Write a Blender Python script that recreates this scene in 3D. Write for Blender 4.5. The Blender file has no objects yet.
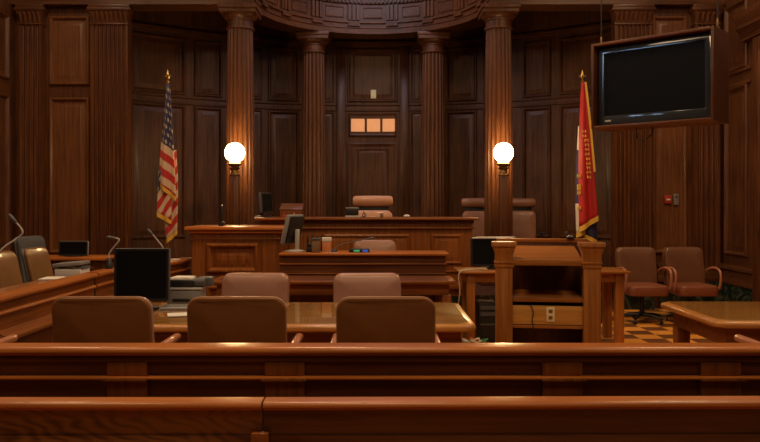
import bpy, bmesh, math, random
from mathutils import Vector, Matrix
random.seed(7)
PI = math.pi
S = bpy.context.scene
COL = S.collection

# ------------------------------------------------------------------ camera, world, light, exposure
cam_data = bpy.data.cameras.new('camera')
cam = bpy.data.objects.new('camera', cam_data)
COL.objects.link(cam)
cam.location = (0, 0, 1.5)
cam.rotation_euler = (PI / 2, 0, 0)
cam_data.sensor_width = 36.0
cam_data.lens = 36.0
cam_data.shift_y = -16 / 760
cam_data.clip_start = 0.05
S.camera = cam

w = bpy.data.worlds.new('world')
S.world = w
w.use_nodes = True
w.node_tree.nodes['Background'].inputs[0].default_value = (0.5, 0.55, 0.7, 1)
w.node_tree.nodes['Background'].inputs[1].default_value = 0.3

S.view_settings.view_transform = 'Standard'
S.view_settings.look = 'None'
S.view_settings.exposure = -0.1
S.view_settings.gamma = 1.0
S.view_settings.use_curve_mapping = False
S.cycles.use_denoising = True
S.cycles.max_bounces = 6
S.cycles.sample_clamp_indirect = 6.0


def area(name, loc, size, energy, color, rot=(0, 0, 0)):
    d = bpy.data.lights.new(name, 'AREA')
    d.shape = 'RECTANGLE'
    d.size, d.size_y = size
    d.energy = energy
    d.color = color
    o = bpy.data.objects.new(name, d)
    COL.objects.link(o)
    o.location = loc
    o.rotation_euler = rot
    return o


WARM = (1.0, 0.64, 0.33)
area('ceiling_lamp_counsel', (-0.6, 6.2, 5.4), (0.9, 0.7), 100, WARM)
area('ceiling_lamp_well', (3.4, 7.0, 5.4), (0.8, 0.8), 90, WARM)
area('ceiling_lamp_jury', (-3.6, 7.0, 5.4), (0.8, 0.8), 60, WARM)
for lx in (-4.2, 3.9):
    area('corner_fill_light', (lx, 9.2, 5.45), (0.5, 0.5), 26, (1.0, 0.72, 0.45))  # added fills with no fixture behind them, brightening the upper corner panels
for lx, le in ((-2.5, 42), (0.1, 55), (2.7, 42)):
    area('ceiling_lamp_gallery', (lx, 2.2, 5.4), (1.1, 0.9), le, (1.0, 0.70, 0.40))
area('ceiling_lamp_rear', (0.6, -0.8, 5.3), (4.0, 1.2), 35, (1.0, 0.72, 0.42), (math.radians(25), 0, 0))
area('apse_skylight', (-0.13, 10.9, 5.5), (2.4, 1.4), 58, (0.92, 0.84, 1.0), (math.radians(12), 0, 0))

# ------------------------------------------------------------------ materials


def mat_new(name):
    m = bpy.data.materials.new(name)
    m.use_nodes = True
    nt = m.node_tree
    b = nt.nodes['Principled BSDF']
    return m, nt, b


def plain(name, col, rough=0.5, metal=0.0, coat=0.0, spec=0.5, noise=0.0, nscale=30, bump=0.0):
    m, nt, b = mat_new(name)
    b.inputs['Base Color'].default_value = (*col, 1)
    b.inputs['Roughness'].default_value = rough
    b.inputs['Metallic'].default_value = metal
    b.inputs['Coat Weight'].default_value = coat
    b.inputs['Specular IOR Level'].default_value = spec
    if noise or bump:
        tc = nt.nodes.new('ShaderNodeTexCoord')
        n = nt.nodes.new('ShaderNodeTexNoise')
        n.inputs['Scale'].default_value = nscale
        n.inputs['Detail'].default_value = 4
        nt.links.new(tc.outputs['Object'], n.inputs['Vector'])
        if noise:
            r = nt.nodes.new('ShaderNodeValToRGB')
            r.color_ramp.elements[0].position = 0.3
            r.color_ramp.elements[1].position = 0.7
            r.color_ramp.elements[0].color = (*[c * (1 - noise) for c in col], 1)
            r.color_ramp.elements[1].color = (*[min(1, c * (1 + noise)) for c in col], 1)
            nt.links.new(n.outputs['Fac'], r.inputs['Fac'])
            nt.links.new(r.outputs['Color'], b.inputs['Base Color'])
        if bump:
            bp = nt.nodes.new('ShaderNodeBump')
            bp.inputs['Strength'].default_value = bump
            bp.inputs['Distance'].default_value = 0.004
            nt.links.new(n.outputs['Fac'], bp.inputs['Height'])
            nt.links.new(bp.outputs['Normal'], b.inputs['Normal'])
    return m


def wood(name, light, dark, axis='Z', rough=0.35, coat=0.25, coat_rough=0.2, figure=0.0, fine=34.0, spec=0.3):
    """varnished wood with the grain running along an axis"""
    m, nt, b = mat_new(name)
    L = nt.links
    tc = nt.nodes.new('ShaderNodeTexCoord')
    mp = nt.nodes.new('ShaderNodeMapping')
    sc = {'X': (1.6, fine, fine), 'Y': (fine, 1.6, fine), 'Z': (fine, fine, 1.6)}[axis]
    mp.inputs['Scale'].default_value = sc
    L.new(tc.outputs['Object'], mp.inputs['Vector'])
    n1 = nt.nodes.new('ShaderNodeTexNoise')
    n1.inputs['Scale'].default_value = 1.0
    n1.inputs['Detail'].default_value = 5
    n1.inputs['Roughness'].default_value = 0.62
    n1.inputs['Distortion'].default_value = 0.4
    L.new(mp.outputs['Vector'], n1.inputs['Vector'])
    n2 = nt.nodes.new('ShaderNodeTexNoise')
    n2.inputs['Scale'].default_value = 1.7
    n2.inputs['Detail'].default_value = 2
    L.new(tc.outputs['Object'], n2.inputs['Vector'])
    mx = nt.nodes.new('ShaderNodeMath')
    mx.operation = 'MULTIPLY_ADD'
    mx.inputs[1].default_value = 0.45
    L.new(n2.outputs['Fac'], mx.inputs[0])
    L.new(n1.outputs['Fac'], mx.inputs[2])
    sb = nt.nodes.new('ShaderNodeMath')
    sb.operation = 'SUBTRACT'
    sb.inputs[1].default_value = 0.225
    L.new(mx.outputs[0], sb.inputs[0])
    last = sb.outputs[0]
    if figure:
        wv = nt.nodes.new('ShaderNodeTexWave')
        wv.wave_type = 'BANDS'
        wv.bands_direction = 'X'
        wv.inputs['Scale'].default_value = 5
        wv.inputs['Distortion'].default_value = 16
        wv.inputs['Detail'].default_value = 2
        wv.inputs['Detail Scale'].default_value = 0.7
        wm = nt.nodes.new('ShaderNodeMapping')
        wm.inputs['Scale'].default_value = (1.0, 1.0, 3.0)
        wm.inputs['Rotation'].default_value = (0, 0.5, 0)
        L.new(tc.outputs['Object'], wm.inputs['Vector'])
        L.new(wm.outputs['Vector'], wv.inputs['Vector'])
        f = nt.nodes.new('ShaderNodeMath')
        f.operation = 'MULTIPLY_ADD'
        f.inputs[1].default_value = figure
        L.new(wv.outputs['Fac'], f.inputs[0])
        L.new(last, f.inputs[2])
        last = f.outputs[0]
    r = nt.nodes.new('ShaderNodeValToRGB')
    r.color_ramp.elements[0].position = 0.28
    r.color_ramp.elements[1].position = 0.74
    r.color_ramp.elements[0].color = (*dark, 1)
    r.color_ramp.elements[1].color = (*light, 1)
    L.new(last, r.inputs['Fac'])
    L.new(r.outputs['Color'], b.inputs['Base Color'])
    b.inputs['Roughness'].default_value = rough
    b.inputs['Specular IOR Level'].default_value = spec
    b.inputs['Coat Weight'].default_value = coat
    b.inputs['Coat Roughness'].default_value = coat_rough
    bp = nt.nodes.new('ShaderNodeBump')
    bp.inputs['Strength'].default_value = 0.12
    bp.inputs['Distance'].default_value = 0.002
    L.new(n1.outputs['Fac'], bp.inputs['Height'])
    L.new(bp.outputs['Normal'], b.inputs['Normal'])
    return m


def emit(name, col, strength):
    m, nt, b = mat_new(name)
    b.inputs['Base Color'].default_value = (*col, 1)
    b.inputs['Emission Color'].default_value = (*col, 1)
    b.inputs['Emission Strength'].default_value = strength
    return m


WL, WD = (0.15, 0.053, 0.018), (0.04, 0.0128, 0.0045)       # panelling
FL, FD = (0.33, 0.108, 0.022), (0.13, 0.036, 0.007)          # red-brown furniture
M = {}
M['wall_v'] = wood('wall_walnut_upright', WL, WD, 'Z', 0.42, 0.1, 0.25)
M['panel_lit_v'] = wood('panel_walnut_lit_upright', (0.22, 0.085, 0.033), (0.09, 0.033, 0.012), 'Z', 0.4, 0.15, 0.25)  # wall wood lightened, so the colour carries light caught by raised panels
M['wall_h'] = wood('wall_walnut_level', WL, WD, 'X', 0.42, 0.1, 0.25)
M['wall_y'] = wood('wall_walnut_side', WL, WD, 'Y', 0.42, 0.1, 0.25)
M['col'] = wood('column_mahogany', (0.15, 0.049, 0.015), (0.05, 0.0155, 0.005), 'Z', 0.42, 0.08, 0.25)
M['fur_x'] = wood('mahogany_level', FL, FD, 'X', 0.38, 0.2, 0.2)
M['fur_y'] = wood('mahogany_deep', FL, FD, 'Y', 0.38, 0.2, 0.2)
M['fur_z'] = wood('mahogany_upright', FL, FD, 'Z', 0.38, 0.2, 0.2)
M['dark_x'] = wood('dark_mahogany_level', (0.2, 0.068, 0.02), (0.085, 0.025, 0.008), 'X', 0.4, 0.25, 0.25)
M['dark_z'] = wood('dark_mahogany_upright', (0.15, 0.045, 0.014), (0.06, 0.016, 0.005), 'Z', 0.4, 0.25, 0.25)
M['cap_x'] = wood('polished_rail_level', (0.58, 0.185, 0.034), (0.32, 0.092, 0.016), 'X', 0.33, 0.35, 0.16)
M['cap_y'] = wood('polished_rail_deep', (0.50, 0.165, 0.03), (0.28, 0.082, 0.014), 'Y', 0.33, 0.35, 0.16)
M['oak_x'] = wood('golden_oak_level', (0.8, 0.42, 0.09), (0.5, 0.22, 0.045), 'X', 0.4, 0.3, 0.2)
M['oak_z'] = wood('honey_oak_upright', (0.46, 0.175, 0.036), (0.24, 0.08, 0.015), 'Z', 0.38, 0.3, 0.2)
M['hon_x'] = wood('honey_oak_level', (0.46, 0.175, 0.036), (0.24, 0.08, 0.015), 'X', 0.36, 0.35, 0.18)
M['pew_l'] = wood('pew_oak_figured', (0.25, 0.095, 0.028), (0.075, 0.024, 0.008), 'X', 0.42, 0.3, 0.25, figure=0.34)
M['pew_r'] = wood('pew_oak_plain', (0.19, 0.07, 0.023), (0.085, 0.029, 0.009), 'X', 0.42, 0.3, 0.25)
M['table'] = wood('table_top_oak', (0.62, 0.27, 0.06), (0.36, 0.14, 0.03), 'X', 0.35, 0.3, 0.1)
M['lea_tan'] = plain('rose_tan_leather', (0.33, 0.165, 0.11), 0.36, 0, 0.15, 0.5, 0.08, 9, 0.15)
M['lea_back'] = plain('brown_back_shell', (0.19, 0.075, 0.02), 0.6, 0, 0, 0.15, 0.06, 12)
M['lea_brown'] = plain('brown_leather', (0.15, 0.062, 0.03), 0.42, 0, 0.1, 0.5, 0.1, 9, 0.15)
M['lea_seat'] = plain('rust_leather', (0.22, 0.066, 0.028), 0.45, 0, 0.05, 0.5, 0.1, 9, 0.15)
M['lea_judge'] = plain('peach_leather', (0.50, 0.25, 0.14), 0.45, 0, 0.1, 0.5, 0.06, 8, 0.15)
M['lea_spare'] = plain('chestnut_leather', (0.3, 0.13, 0.065), 0.45, 0, 0.1, 0.5, 0.08, 9, 0.15)
M['lea_gold'] = plain('golden_tan_leather', (0.21, 0.1, 0.032), 0.33, 0, 0.25, 0.5, 0.12, 8, 0.2)
M['pipe'] = plain('tan_piping', (0.34, 0.17, 0.09), 0.45)
M['arm'] = plain('rosewood_armrest', (0.42, 0.16, 0.08), 0.35, 0, 0.3)
M['black'] = plain('black_plastic', (0.012, 0.012, 0.013), 0.42)
M['screen'] = plain('dark_screen', (0.004, 0.004, 0.004), 0.5, 0, 0, 0.12)
M['blackgrey'] = plain('charcoal_fabric', (0.06, 0.057, 0.06), 0.7)
M['bezel'] = plain('glossy_grey_bezel', (0.035, 0.042, 0.05), 0.12, 0, 0.6)
M['grey'] = plain('grey_plastic', (0.22, 0.21, 0.2), 0.45)
M['dgrey'] = plain('dark_grey_plastic', (0.08, 0.078, 0.078), 0.5)
M['lgrey'] = plain('pale_grey_plastic', (0.45, 0.43, 0.4), 0.5)
M['white'] = plain('white_paper', (0.72, 0.68, 0.6), 0.7)
M['cream'] = plain('cream_plate', (0.85, 0.74, 0.42), 0.45)
M['brass'] = plain('old_brass', (0.52, 0.33, 0.1), 0.32, 1.0)
M['bronze'] = plain('dark_bronze', (0.3, 0.17, 0.06), 0.4, 0.9)
M['gold'] = plain('gold_fringe', (0.75, 0.45, 0.06), 0.55)
M['chrome'] = plain('brushed_steel', (0.5, 0.48, 0.45), 0.3, 1.0)
M['red'] = plain('alarm_red', (0.42, 0.04, 0.02), 0.4)
M['tanwire'] = plain('tan_cable', (0.55, 0.42, 0.25), 0.5)
M['greenwire'] = plain('green_cable', (0.05, 0.22, 0.09), 0.5)
M['orange'] = plain('orange_box_card', (0.55, 0.2, 0.07), 0.6)
M['brownbox'] = plain('brown_card', (0.2, 0.11, 0.06), 0.6)
M['plaster'] = plain('ceiling_plaster', (0.3, 0.24, 0.17), 0.9)
M['carpet'] = plain('dais_carpet', (0.06, 0.02, 0.012), 0.95, 0, 0, 0.2, 0.3, 60)
M['globe'] = emit('lit_opal_globe', (1.0, 0.68, 0.30), 58.0)
M['amber'] = emit('amber_lit_glass', (0.95, 0.42, 0.17), 0.42)
M['blue_led'] = emit('blue_display', (0.05, 0.12, 0.6), 0.5)
M['green_led'] = emit('green_display', (0.05, 0.5, 0.2), 0.35)
M['daylight'] = emit('daylit_window_glass', (0.42, 0.66, 1.0), 9.0)


def checker_floor():
    m, nt, b = mat_new('checkered_floor_tiles')
    tc = nt.nodes.new('ShaderNodeTexCoord')
    ch = nt.nodes.new('ShaderNodeTexChecker')
    ch.inputs['Scale'].default_value = 1 / 0.27
    ch.inputs['Color1'].default_value = (0.82, 0.34, 0.05, 1)
    ch.inputs['Color2'].default_value = (0.17, 0.062, 0.016, 1)
    mp = nt.nodes.new('ShaderNodeMapping')
    mp.inputs['Location'].default_value = (0.05, 0.11, 0.06)
    nt.links.new(tc.outputs['Object'], mp.inputs['Vector'])
    nt.links.new(mp.outputs['Vector'], ch.inputs['Vector'])
    n = nt.nodes.new('ShaderNodeTexNoise')
    n.inputs['Scale'].default_value = 14
    nt.links.new(tc.outputs['Object'], n.inputs['Vector'])
    mx = nt.nodes.new('ShaderNodeMix')
    mx.data_type = 'RGBA'
    mx.blend_type = 'MULTIPLY'
    mx.inputs[0].default_value = 0.5
    nt.links.new(ch.outputs['Color'], mx.inputs[6])
    nt.links.new(n.outputs['Color'], mx.inputs[7])
    nt.links.new(ch.outputs['Color'], b.inputs['Base Color'])
    b.inputs['Roughness'].default_value = 0.42
    return m


def marble():
    m, nt, b = mat_new('verde_marble')
    tc = nt.nodes.new('ShaderNodeTexCoord')
    n = nt.nodes.new('ShaderNodeTexNoise')
    n.inputs['Scale'].default_value = 3
    n.inputs['Detail'].default_value = 8
    n.inputs['Distortion'].default_value = 1.6
    nt.links.new(tc.outputs['Object'], n.inputs['Vector'])
    r = nt.nodes.new('ShaderNodeValToRGB')
    e = r.color_ramp.elements
    e[0].position, e[0].color = 0.3, (0.004, 0.007, 0.005, 1)
    e[1].position, e[1].color = 0.72, (0.02, 0.03, 0.02, 1)
    x = e.new(0.5)
    x.color = (0.012, 0.022, 0.014, 1)
    y = e.new(0.56)
    y.color = (0.07, 0.075, 0.055, 1)
    z = e.new(0.6)
    z.color = (0.015, 0.028, 0.018, 1)
    nt.links.new(n.outputs['Fac'], r.inputs['Fac'])
    nt.links.new(r.outputs['Color'], b.inputs['Base Color'])
    b.inputs['Roughness'].default_value = 0.2
    return m


def glass_pane():
    m = bpy.data.materials.new('table_glass')
    m.use_nodes = True
    nt = m.node_tree
    nt.nodes.remove(nt.nodes['Principled BSDF'])
    out = nt.nodes['Material Output']
    t = nt.nodes.new('ShaderNodeBsdfTransparent')
    t.inputs[0].default_value = (0.93, 0.96, 0.93, 1)
    g = nt.nodes.new('ShaderNodeBsdfGlossy')
    g.inputs['Roughness'].default_value = 0.03
    f = nt.nodes.new('ShaderNodeFresnel')
    f.inputs[0].default_value = 1.5
    mx = nt.nodes.new('ShaderNodeMixShader')
    ge = nt.nodes.new('ShaderNodeNewGeometry')
    inv = nt.nodes.new('ShaderNodeMath')
    inv.operation = 'SUBTRACT'
    inv.inputs[0].default_value = 1.0
    nt.links.new(ge.outputs['Backfacing'], inv.inputs[1])
    mu = nt.nodes.new('ShaderNodeMath')
    mu.operation = 'MULTIPLY'
    nt.links.new(f.outputs[0], mu.inputs[0])
    nt.links.new(inv.outputs[0], mu.inputs[1])
    nt.links.new(mu.outputs[0], mx.inputs[0])
    nt.links.new(t.outputs[0], mx.inputs[1])
    nt.links.new(g.outputs[0], mx.inputs[2])
    nt.links.new(mx.outputs[0], out.inputs[0])
    return m


def flag_us():
    """v of the UV map runs across the stripes; v < 0 is the blue canton with its stars"""
    m, nt, b = mat_new('striped_flag_cloth')
    L = nt.links
    uv = nt.nodes.new('ShaderNodeUVMap')
    sp = nt.nodes.new('ShaderNodeSeparateXYZ')
    L.new(uv.outputs[0], sp.inputs[0])

    def mth(op, a, b_=None, c=None):
        n = nt.nodes.new('ShaderNodeMath')
        n.operation = op
        for i, v in enumerate((a, b_, c)):
            if v is None:
                continue
            if isinstance(v, (int, float)):
                n.inputs[i].default_value = v
            else:
                L.new(v, n.inputs[i])
        return n.outputs[0]
    u, v = sp.outputs[0], sp.outputs[1]
    st = mth('GREATER_THAN', mth('FRACT', mth('MULTIPLY', v, 1 / 0.215)), 0.5)
    can = mth('LESS_THAN', v, 0.0)
    # stars on a staggered grid
    row = mth('FLOOR', mth('MULTIPLY', v, 1 / 0.1))
    uu = mth('FRACT', mth('ADD', mth('MULTIPLY', u, 1 / 0.1), mth('MULTIPLY', row, 0.5)))
    vv = mth('FRACT', mth('MULTIPLY', v, 1 / 0.1))
    du = mth('SUBTRACT', uu, 0.5)
    dv = mth('SUBTRACT', vv, 0.5)
    ang = mth('ARCTAN2', du, dv)
    rad = mth('SQRT', mth('ADD', mth('MULTIPLY', du, du), mth('MULTIPLY', dv, dv)))
    lim = mth('MULTIPLY_ADD', mth('COSINE', mth('MULTIPLY', ang, 5.0)), 0.08, 0.24)
    star = mth('LESS_THAN', rad, lim)

    def mix(f, a, c):
        n = nt.nodes.new('ShaderNodeMix')
        n.data_type = 'RGBA'
        L.new(f, n.inputs[0])
        for i, x in ((6, a), (7, c)):
            if isinstance(x, tuple):
                n.inputs[i].default_value = (*x, 1)
            else:
                L.new(x, n.inputs[i])
        return n.outputs[2]
    stripes = mix(st, (0.66, 0.48, 0.33), (0.5, 0.02, 0.012))
    canton = mix(star, (0.013, 0.014, 0.075), (0.5, 0.42, 0.33))
    L.new(mix(can, stripes, canton), b.inputs['Base Color'])
    b.inputs['Roughness'].default_value = 0.6
    b.inputs['Sheen Weight'].default_value = 0.2
    return m


def flag_bands(name, stops):
    """cloth coloured in bands across v of the UV map"""
    m, nt, b = mat_new(name)
    uv = nt.nodes.new('ShaderNodeUVMap')
    sp = nt.nodes.new('ShaderNodeSeparateXYZ')
    nt.links.new(uv.outputs[0], sp.inputs[0])
    r = nt.nodes.new('ShaderNodeValToRGB')
    r.color_ramp.interpolation = 'CONSTANT'
    e = r.color_ramp.elements
    e[0].position, e[0].color = stops[0][0], (*stops[0][1], 1)
    e[1].position, e[1].color = stops[1][0], (*stops[1][1], 1)
    for p, c in stops[2:]:
        n = e.new(p)
        n.color = (*c, 1)
    nt.links.new(sp.outputs[1], r.inputs['Fac'])
    nt.links.new(r.outputs['Color'], b.inputs['Base Color'])
    b.inputs['Roughness'].default_value = 0.6
    return m


M['floor'] = checker_floor()
M['marble'] = marble()
M['glass'] = glass_pane()
M['usflag'] = flag_us()
M['redcloth'] = plain('crimson_flag_cloth', (0.45, 0.014, 0.012), 0.55, noise=0.1, nscale=6)
M['bands'] = flag_bands('blue_and_white_flag_cloth', [(0.0, (0.72, 0.66, 0.56)), (0.22, (0.03, 0.035, 0.12)), (0.72, (0.72, 0.66, 0.56))])
M['bluecloth'] = plain('navy_flag_cloth', (0.02, 0.022, 0.07), 0.6)

# ------------------------------------------------------------------ mesh helpers


class MB:
    def __init__(s):
        s.bm = bmesh.new()
        s.uv = None

    def box(s, x0, x1, y0, y1, z0, z1, bev=0.0, seg=2, rot=None, about=None, taper=None):
        r = bmesh.ops.create_cube(s.bm, size=1)
        vs = r['verts']
        for v in vs:
            tx = taper if (taper and v.co.z < 0) else 1
            v.co = Vector(((x0 + x1) / 2 + v.co.x * (x1 - x0) * tx, (y0 + y1) / 2 + v.co.y * (y1 - y0) * tx, (z0 + z1) / 2 + v.co.z * (z1 - z0)))
        if bev > 0:
            es = list({e for v in vs for e in v.link_edges})
            q = bmesh.ops.bevel(s.bm, geom=es, offset=bev, segments=seg, profile=0.5, affect='EDGES', clamp_overlap=True)
            vs = list({v for f in q['faces'] for v in f.verts} | {v for v in vs if v.is_valid})
        if rot:
            c = Vector(about) if about else Vector(((x0 + x1) / 2, (y0 + y1) / 2, (z0 + z1) / 2))
            mt = rot if isinstance(rot, Matrix) else Matrix.Rotation(rot[1], 3, rot[0])
            for v in vs:
                v.co = c + mt @ (v.co - c)
        return vs

    def loops(s, rings, cap=(True, True), closed=True):
        """skin a list of equally long point rings"""
        R = [[s.bm.verts.new(p) for p in ring] for ring in rings]
        n = len(R[0])
        for a, b in zip(R, R[1:]):
            for i in range(n if closed else n - 1):
                j = (i + 1) % n
                try:
                    s.bm.faces.new((a[i], a[j], b[j], b[i]))
                except ValueError:
                    pass
        for k, ring in ((0, R[0][::-1]), (1, R[-1])):
            if cap[k] and len(ring) > 2:
                s.bm.faces.new(ring)
        return R

    def lathe(s, c, prof, n=32, mod=None, cap=(True, True)):
        rings = []
        for r, z in prof:
            ring = []
            for i in range(n):
                a = 2 * PI * i / n
                rr = r * (mod(a, z) if mod else 1)
                ring.append((c[0] + rr * math.cos(a), c[1] + rr * math.sin(a), c[2] + z))
            rings.append(ring)
        return s.loops(rings, cap)

    def tube(s, pts, r, n=8, cap=True, smooth_pts=0):
        P = [Vector(p) for p in pts]
        if smooth_pts:
            P = spline(P, smooth_pts)
        rings = []
        up = None
        for i, p in enumerate(P):
            t = (P[min(i + 1, len(P) - 1)] - P[max(i - 1, 0)]).normalized()
            if up is None:
                up = t.orthogonal().normalized()
            up = (up - t * up.dot(t))
            up = up.normalized() if up.length > 1e-6 else t.orthogonal().normalized()
            side = t.cross(up)
            rr = r[i] if isinstance(r, (list, tuple)) else r
            rings.append([p + (up * math.cos(2 * PI * k / n) + side * math.sin(2 * PI * k / n)) * rr for k in range(n)])
        s.loops(rings, (cap, cap))

    def sweep(s, path, prof, close=False):
        """closed profile [(offset to the right of travel, z)] along a level path"""
        P = [Vector((p[0], p[1])) for p in path]
        rings = []
        n = len(P)
        for i, p in enumerate(P):
            d0 = (P[i] - P[i - 1]).normalized() if i > 0 else None
            d1 = (P[i + 1] - P[i]).normalized() if i < n - 1 else None
            d0 = d0 or d1
            d1 = d1 or d0
            n0, n1 = Vector((d0.y, -d0.x)), Vector((d1.y, -d1.x))
            m = (n0 + n1).normalized()
            k = 1 / max(0.3, m.dot(n0))
            rings.append([(p.x + m.x * o * k, p.y + m.y * o * k, z) for o, z in prof])
        s.loops(rings, (True, True))

    def sphere(s, c, r, u=24, v=14, sc=(1, 1, 1)):
        q = bmesh.ops.create_uvsphere(s.bm, u_segments=u, v_segments=v, radius=r)
        for x in q['verts']:
            x.co = Vector((c[0] + x.co.x * sc[0], c[1] + x.co.y * sc[1], c[2] + x.co.z * sc[2]))

    def panel(s, f, s0, s1, z0, z1, prof, ns=1):
        """raised panel: nested rectangles [(inset, height)] on the surface f(s, z, out)"""
        def rect(i, h):
            a, b, c, d = s0 + i, s1 - i, z0 + i, z1 - i
            pts = [f(a + (b - a) * k / ns, c, h) for k in range(ns)] + [f(b, c, h)]
            pts += [f(b - (b - a) * k / ns, d, h) for k in range(ns)] + [f(a, d, h)]
            return pts
        R = s.loops([rect(i, h) for i, h in prof], (False, False))
        last = R[-1]
        for k in range(ns):
            s.bm.faces.new((last[k], last[k + 1], last[2 * ns - k], last[2 * ns + 1 - k]))

    def pad(s, w, h, t, r, place, bow=0.0, puff=0.0, back=True):
        """cushion in the x/z plane, its face towards -y; place maps a local point to where it goes"""
        def ring(ins, y):
            a, b = w / 2 - ins, h / 2 - ins
            rr = max(min(r - ins, a, b), 0.004)
            pts = []
            for cx, cz, st in ((a - rr, b - rr, 0), (-a + rr, b - rr, 1), (-a + rr, -b + rr, 2), (a - rr, -b + rr, 3)):
                for k in range(7):
                    an = PI / 2 * (st + k / 6)
                    pts.append((cx + rr * math.cos(an), cz + rr * math.sin(an)))
            return [place(Vector((x, y - bow * (1 - (2 * x / w) ** 2), z))) for x, z in pts]
        e = min(0.02, t / 3)
        m = min(w, h) / 2
        rings = [ring(e, 0), ring(e * 0.3, -e * 0.3), ring(0, -e), ring(0, -(t - e * 1.2)), ring(e * 0.4, -(t - e * 0.4)), ring(e * 1.2, -t),
                 ring(m * 0.35, -t - puff * 0.6), ring(m * 0.7, -t - puff), ring(m * 0.97, -t - puff * 1.05)]
        s.loops(rings, (True, True))

    def build(s, name, mat, parent=None, smooth=40, sharp=True):
        me = bpy.data.meshes.new(name)
        bmesh.ops.remove_doubles(s.bm, verts=s.bm.verts, dist=1e-6)
        bmesh.ops.recalc_face_normals(s.bm, faces=s.bm.faces)
        if parent is not None:
            root = parent
            while root.parent is not None:
                root = root.parent
            bmesh.ops.translate(s.bm, verts=s.bm.verts, vec=-root.location)
        s.bm.to_mesh(me)
        s.bm.free()
        if smooth:
            for p in me.polygons:
                p.use_smooth = True
            me.set_sharp_from_angle(angle=math.radians(smooth))
        me.materials.append(M[mat] if isinstance(mat, str) else mat)
        o = bpy.data.objects.new(name, me)
        COL.objects.link(o)
        if parent is not None:
            o.parent = parent
        return o


def spline(P, k):
    out = []
    n = len(P)
    for i in range(n - 1):
        p0, p1, p2, p3 = P[max(i - 1, 0)], P[i], P[i + 1], P[min(i + 2, n - 1)]
        for j in range(k):
            t = j / k
            out.append(0.5 * ((2 * p1) + (p2 - p0) * t + (2 * p0 - 5 * p1 + 4 * p2 - p3) * t * t + (3 * p1 - p0 - 3 * p2 + p3) * t ** 3))
    out.append(P[-1])
    return out


def tag(o, label, cat, group=None):
    o['label'] = label
    o['category'] = cat
    if group:
        o['group'] = group
    return o


def thing(name, label, cat, loc=(0, 0, 0), group=None):
    o = bpy.data.objects.new(name, None)
    o.empty_display_size = 0.1
    COL.objects.link(o)
    o.location = loc
    return tag(o, label, cat, group)


def struct(mb, name, mat, parent=None, **k):
    o = mb.build(name, mat, parent, **k)
    if parent is None:
        o['kind'] = 'structure'
    return o


def copy_thing(root, label=None, group=None):
    def cp(o, par):
        c = o.copy()
        COL.objects.link(c)
        c.parent = par
        for ch in list(o.children):
            cp(ch, c)
        return c
    kids = list(root.children)
    r = root.copy()
    COL.objects.link(r)
    for ch in kids:
        cp(ch, r)
    if label:
        r['label'] = label
    if group:
        r['group'] = group
    return r


def P(px, py, D):
    """the point at depth D that the photograph shows at (px, py)"""
    return Vector(((px - 380) * D / 760, D, 1.5 + (205 - py) * D / 760))


PANEL = [(0, 0), (0.0, 0.03), (0.014, 0.046), (0.028, 0.046), (0.05, 0.022), (0.056, 0.002), (0.085, 0.002), (0.125, 0.022), (0.14, 0.022)]
PANEL_S = [(0, 0), (0.0, 0.014), (0.012, 0.022), (0.026, 0.016), (0.032, 0.004), (0.05, 0.004), (0.07, 0.014), (0.078, 0.014)]

# ------------------------------------------------------------------ the room
XL, XR, YF, YB, ZC = -5.3, 4.95, 11.05, -3.6, 5.6
CX, CY, RW = -0.13, 7.98, 5.82          # the curved rear wall of the apse
AX, AY, RC = -0.12, 11.1, 1.9           # the ring of columns

m = MB(); m.box(XL - .2, XR + .2, YB - .2, 14.2, -0.12, 0); struct(m, 'floor', 'floor')
m = MB(); m.box(XL - .2, XR + .2, YB - .2, 14.2, ZC, ZC + .12); struct(m, 'ceiling', 'plaster')


def flat_y(y):                          # wall facing -y
    return lambda s, z, h: (s, y - h, z)


def flat_x(x, sg):                      # side wall; sg = +1 faces +x
    return lambda s, z, h: (x + sg * h, s, z)


# left wall with two daylit windows
wl = MB()
wins = [(1.6, 2.6), (3.3, 4.4)]
ys = [YB - .2] + [v for a in wins for v in a] + [YF + .2]
for i in range(0, len(ys), 2):
    wl.box(XL - .2, XL, ys[i], ys[i + 1], 0, ZC)
for a, b in wins:
    wl.box(XL - .2, XL, a, b, 0, 4.15)
    wl.box(XL - .2, XL, a, b, 5.0, ZC)
wall_left = struct(wl, 'wall_left', 'wall_v', smooth=0)
for a, b in ((8.2, 9.5), (9.7, 10.8)):
    for z0, z1 in ((0.82, 3.06), (3.28, 4.2)):
        q = MB(); q.panel(flat_x(XL, 1), a, b, z0, z1, PANEL); q.build('wall_panel', 'wall_v', wall_left)
m = MB()
for i in range(0, len(ys), 2):
    m.box(XR, XR + .2, ys[i], ys[i + 1], 0, ZC)
for a, b in wins:
    m.box(XR, XR + .2, a, b, 0, 4.15)
    m.box(XR, XR + .2, a, b, 5.0, ZC)
wall_right = struct(m, 'wall_right', 'wall_v', smooth=0)
for a, b in ((10.2, 10.85),):
    for z0, z1 in ((0.80, 3.14), (3.36, 4.3)):
        q = MB(); q.panel(flat_x(XR, -1), a, b, z0, z1, PANEL); q.build('wall_panel', 'wall_v', wall_right)
for zz in (3.16, 3.34):
    q = MB(); q.box(XR - .035, XR, 10.13, 10.98, zz - .025, zz + .025, .01); q.build('rail_moulding', 'wall_y', wall_right)
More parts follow.
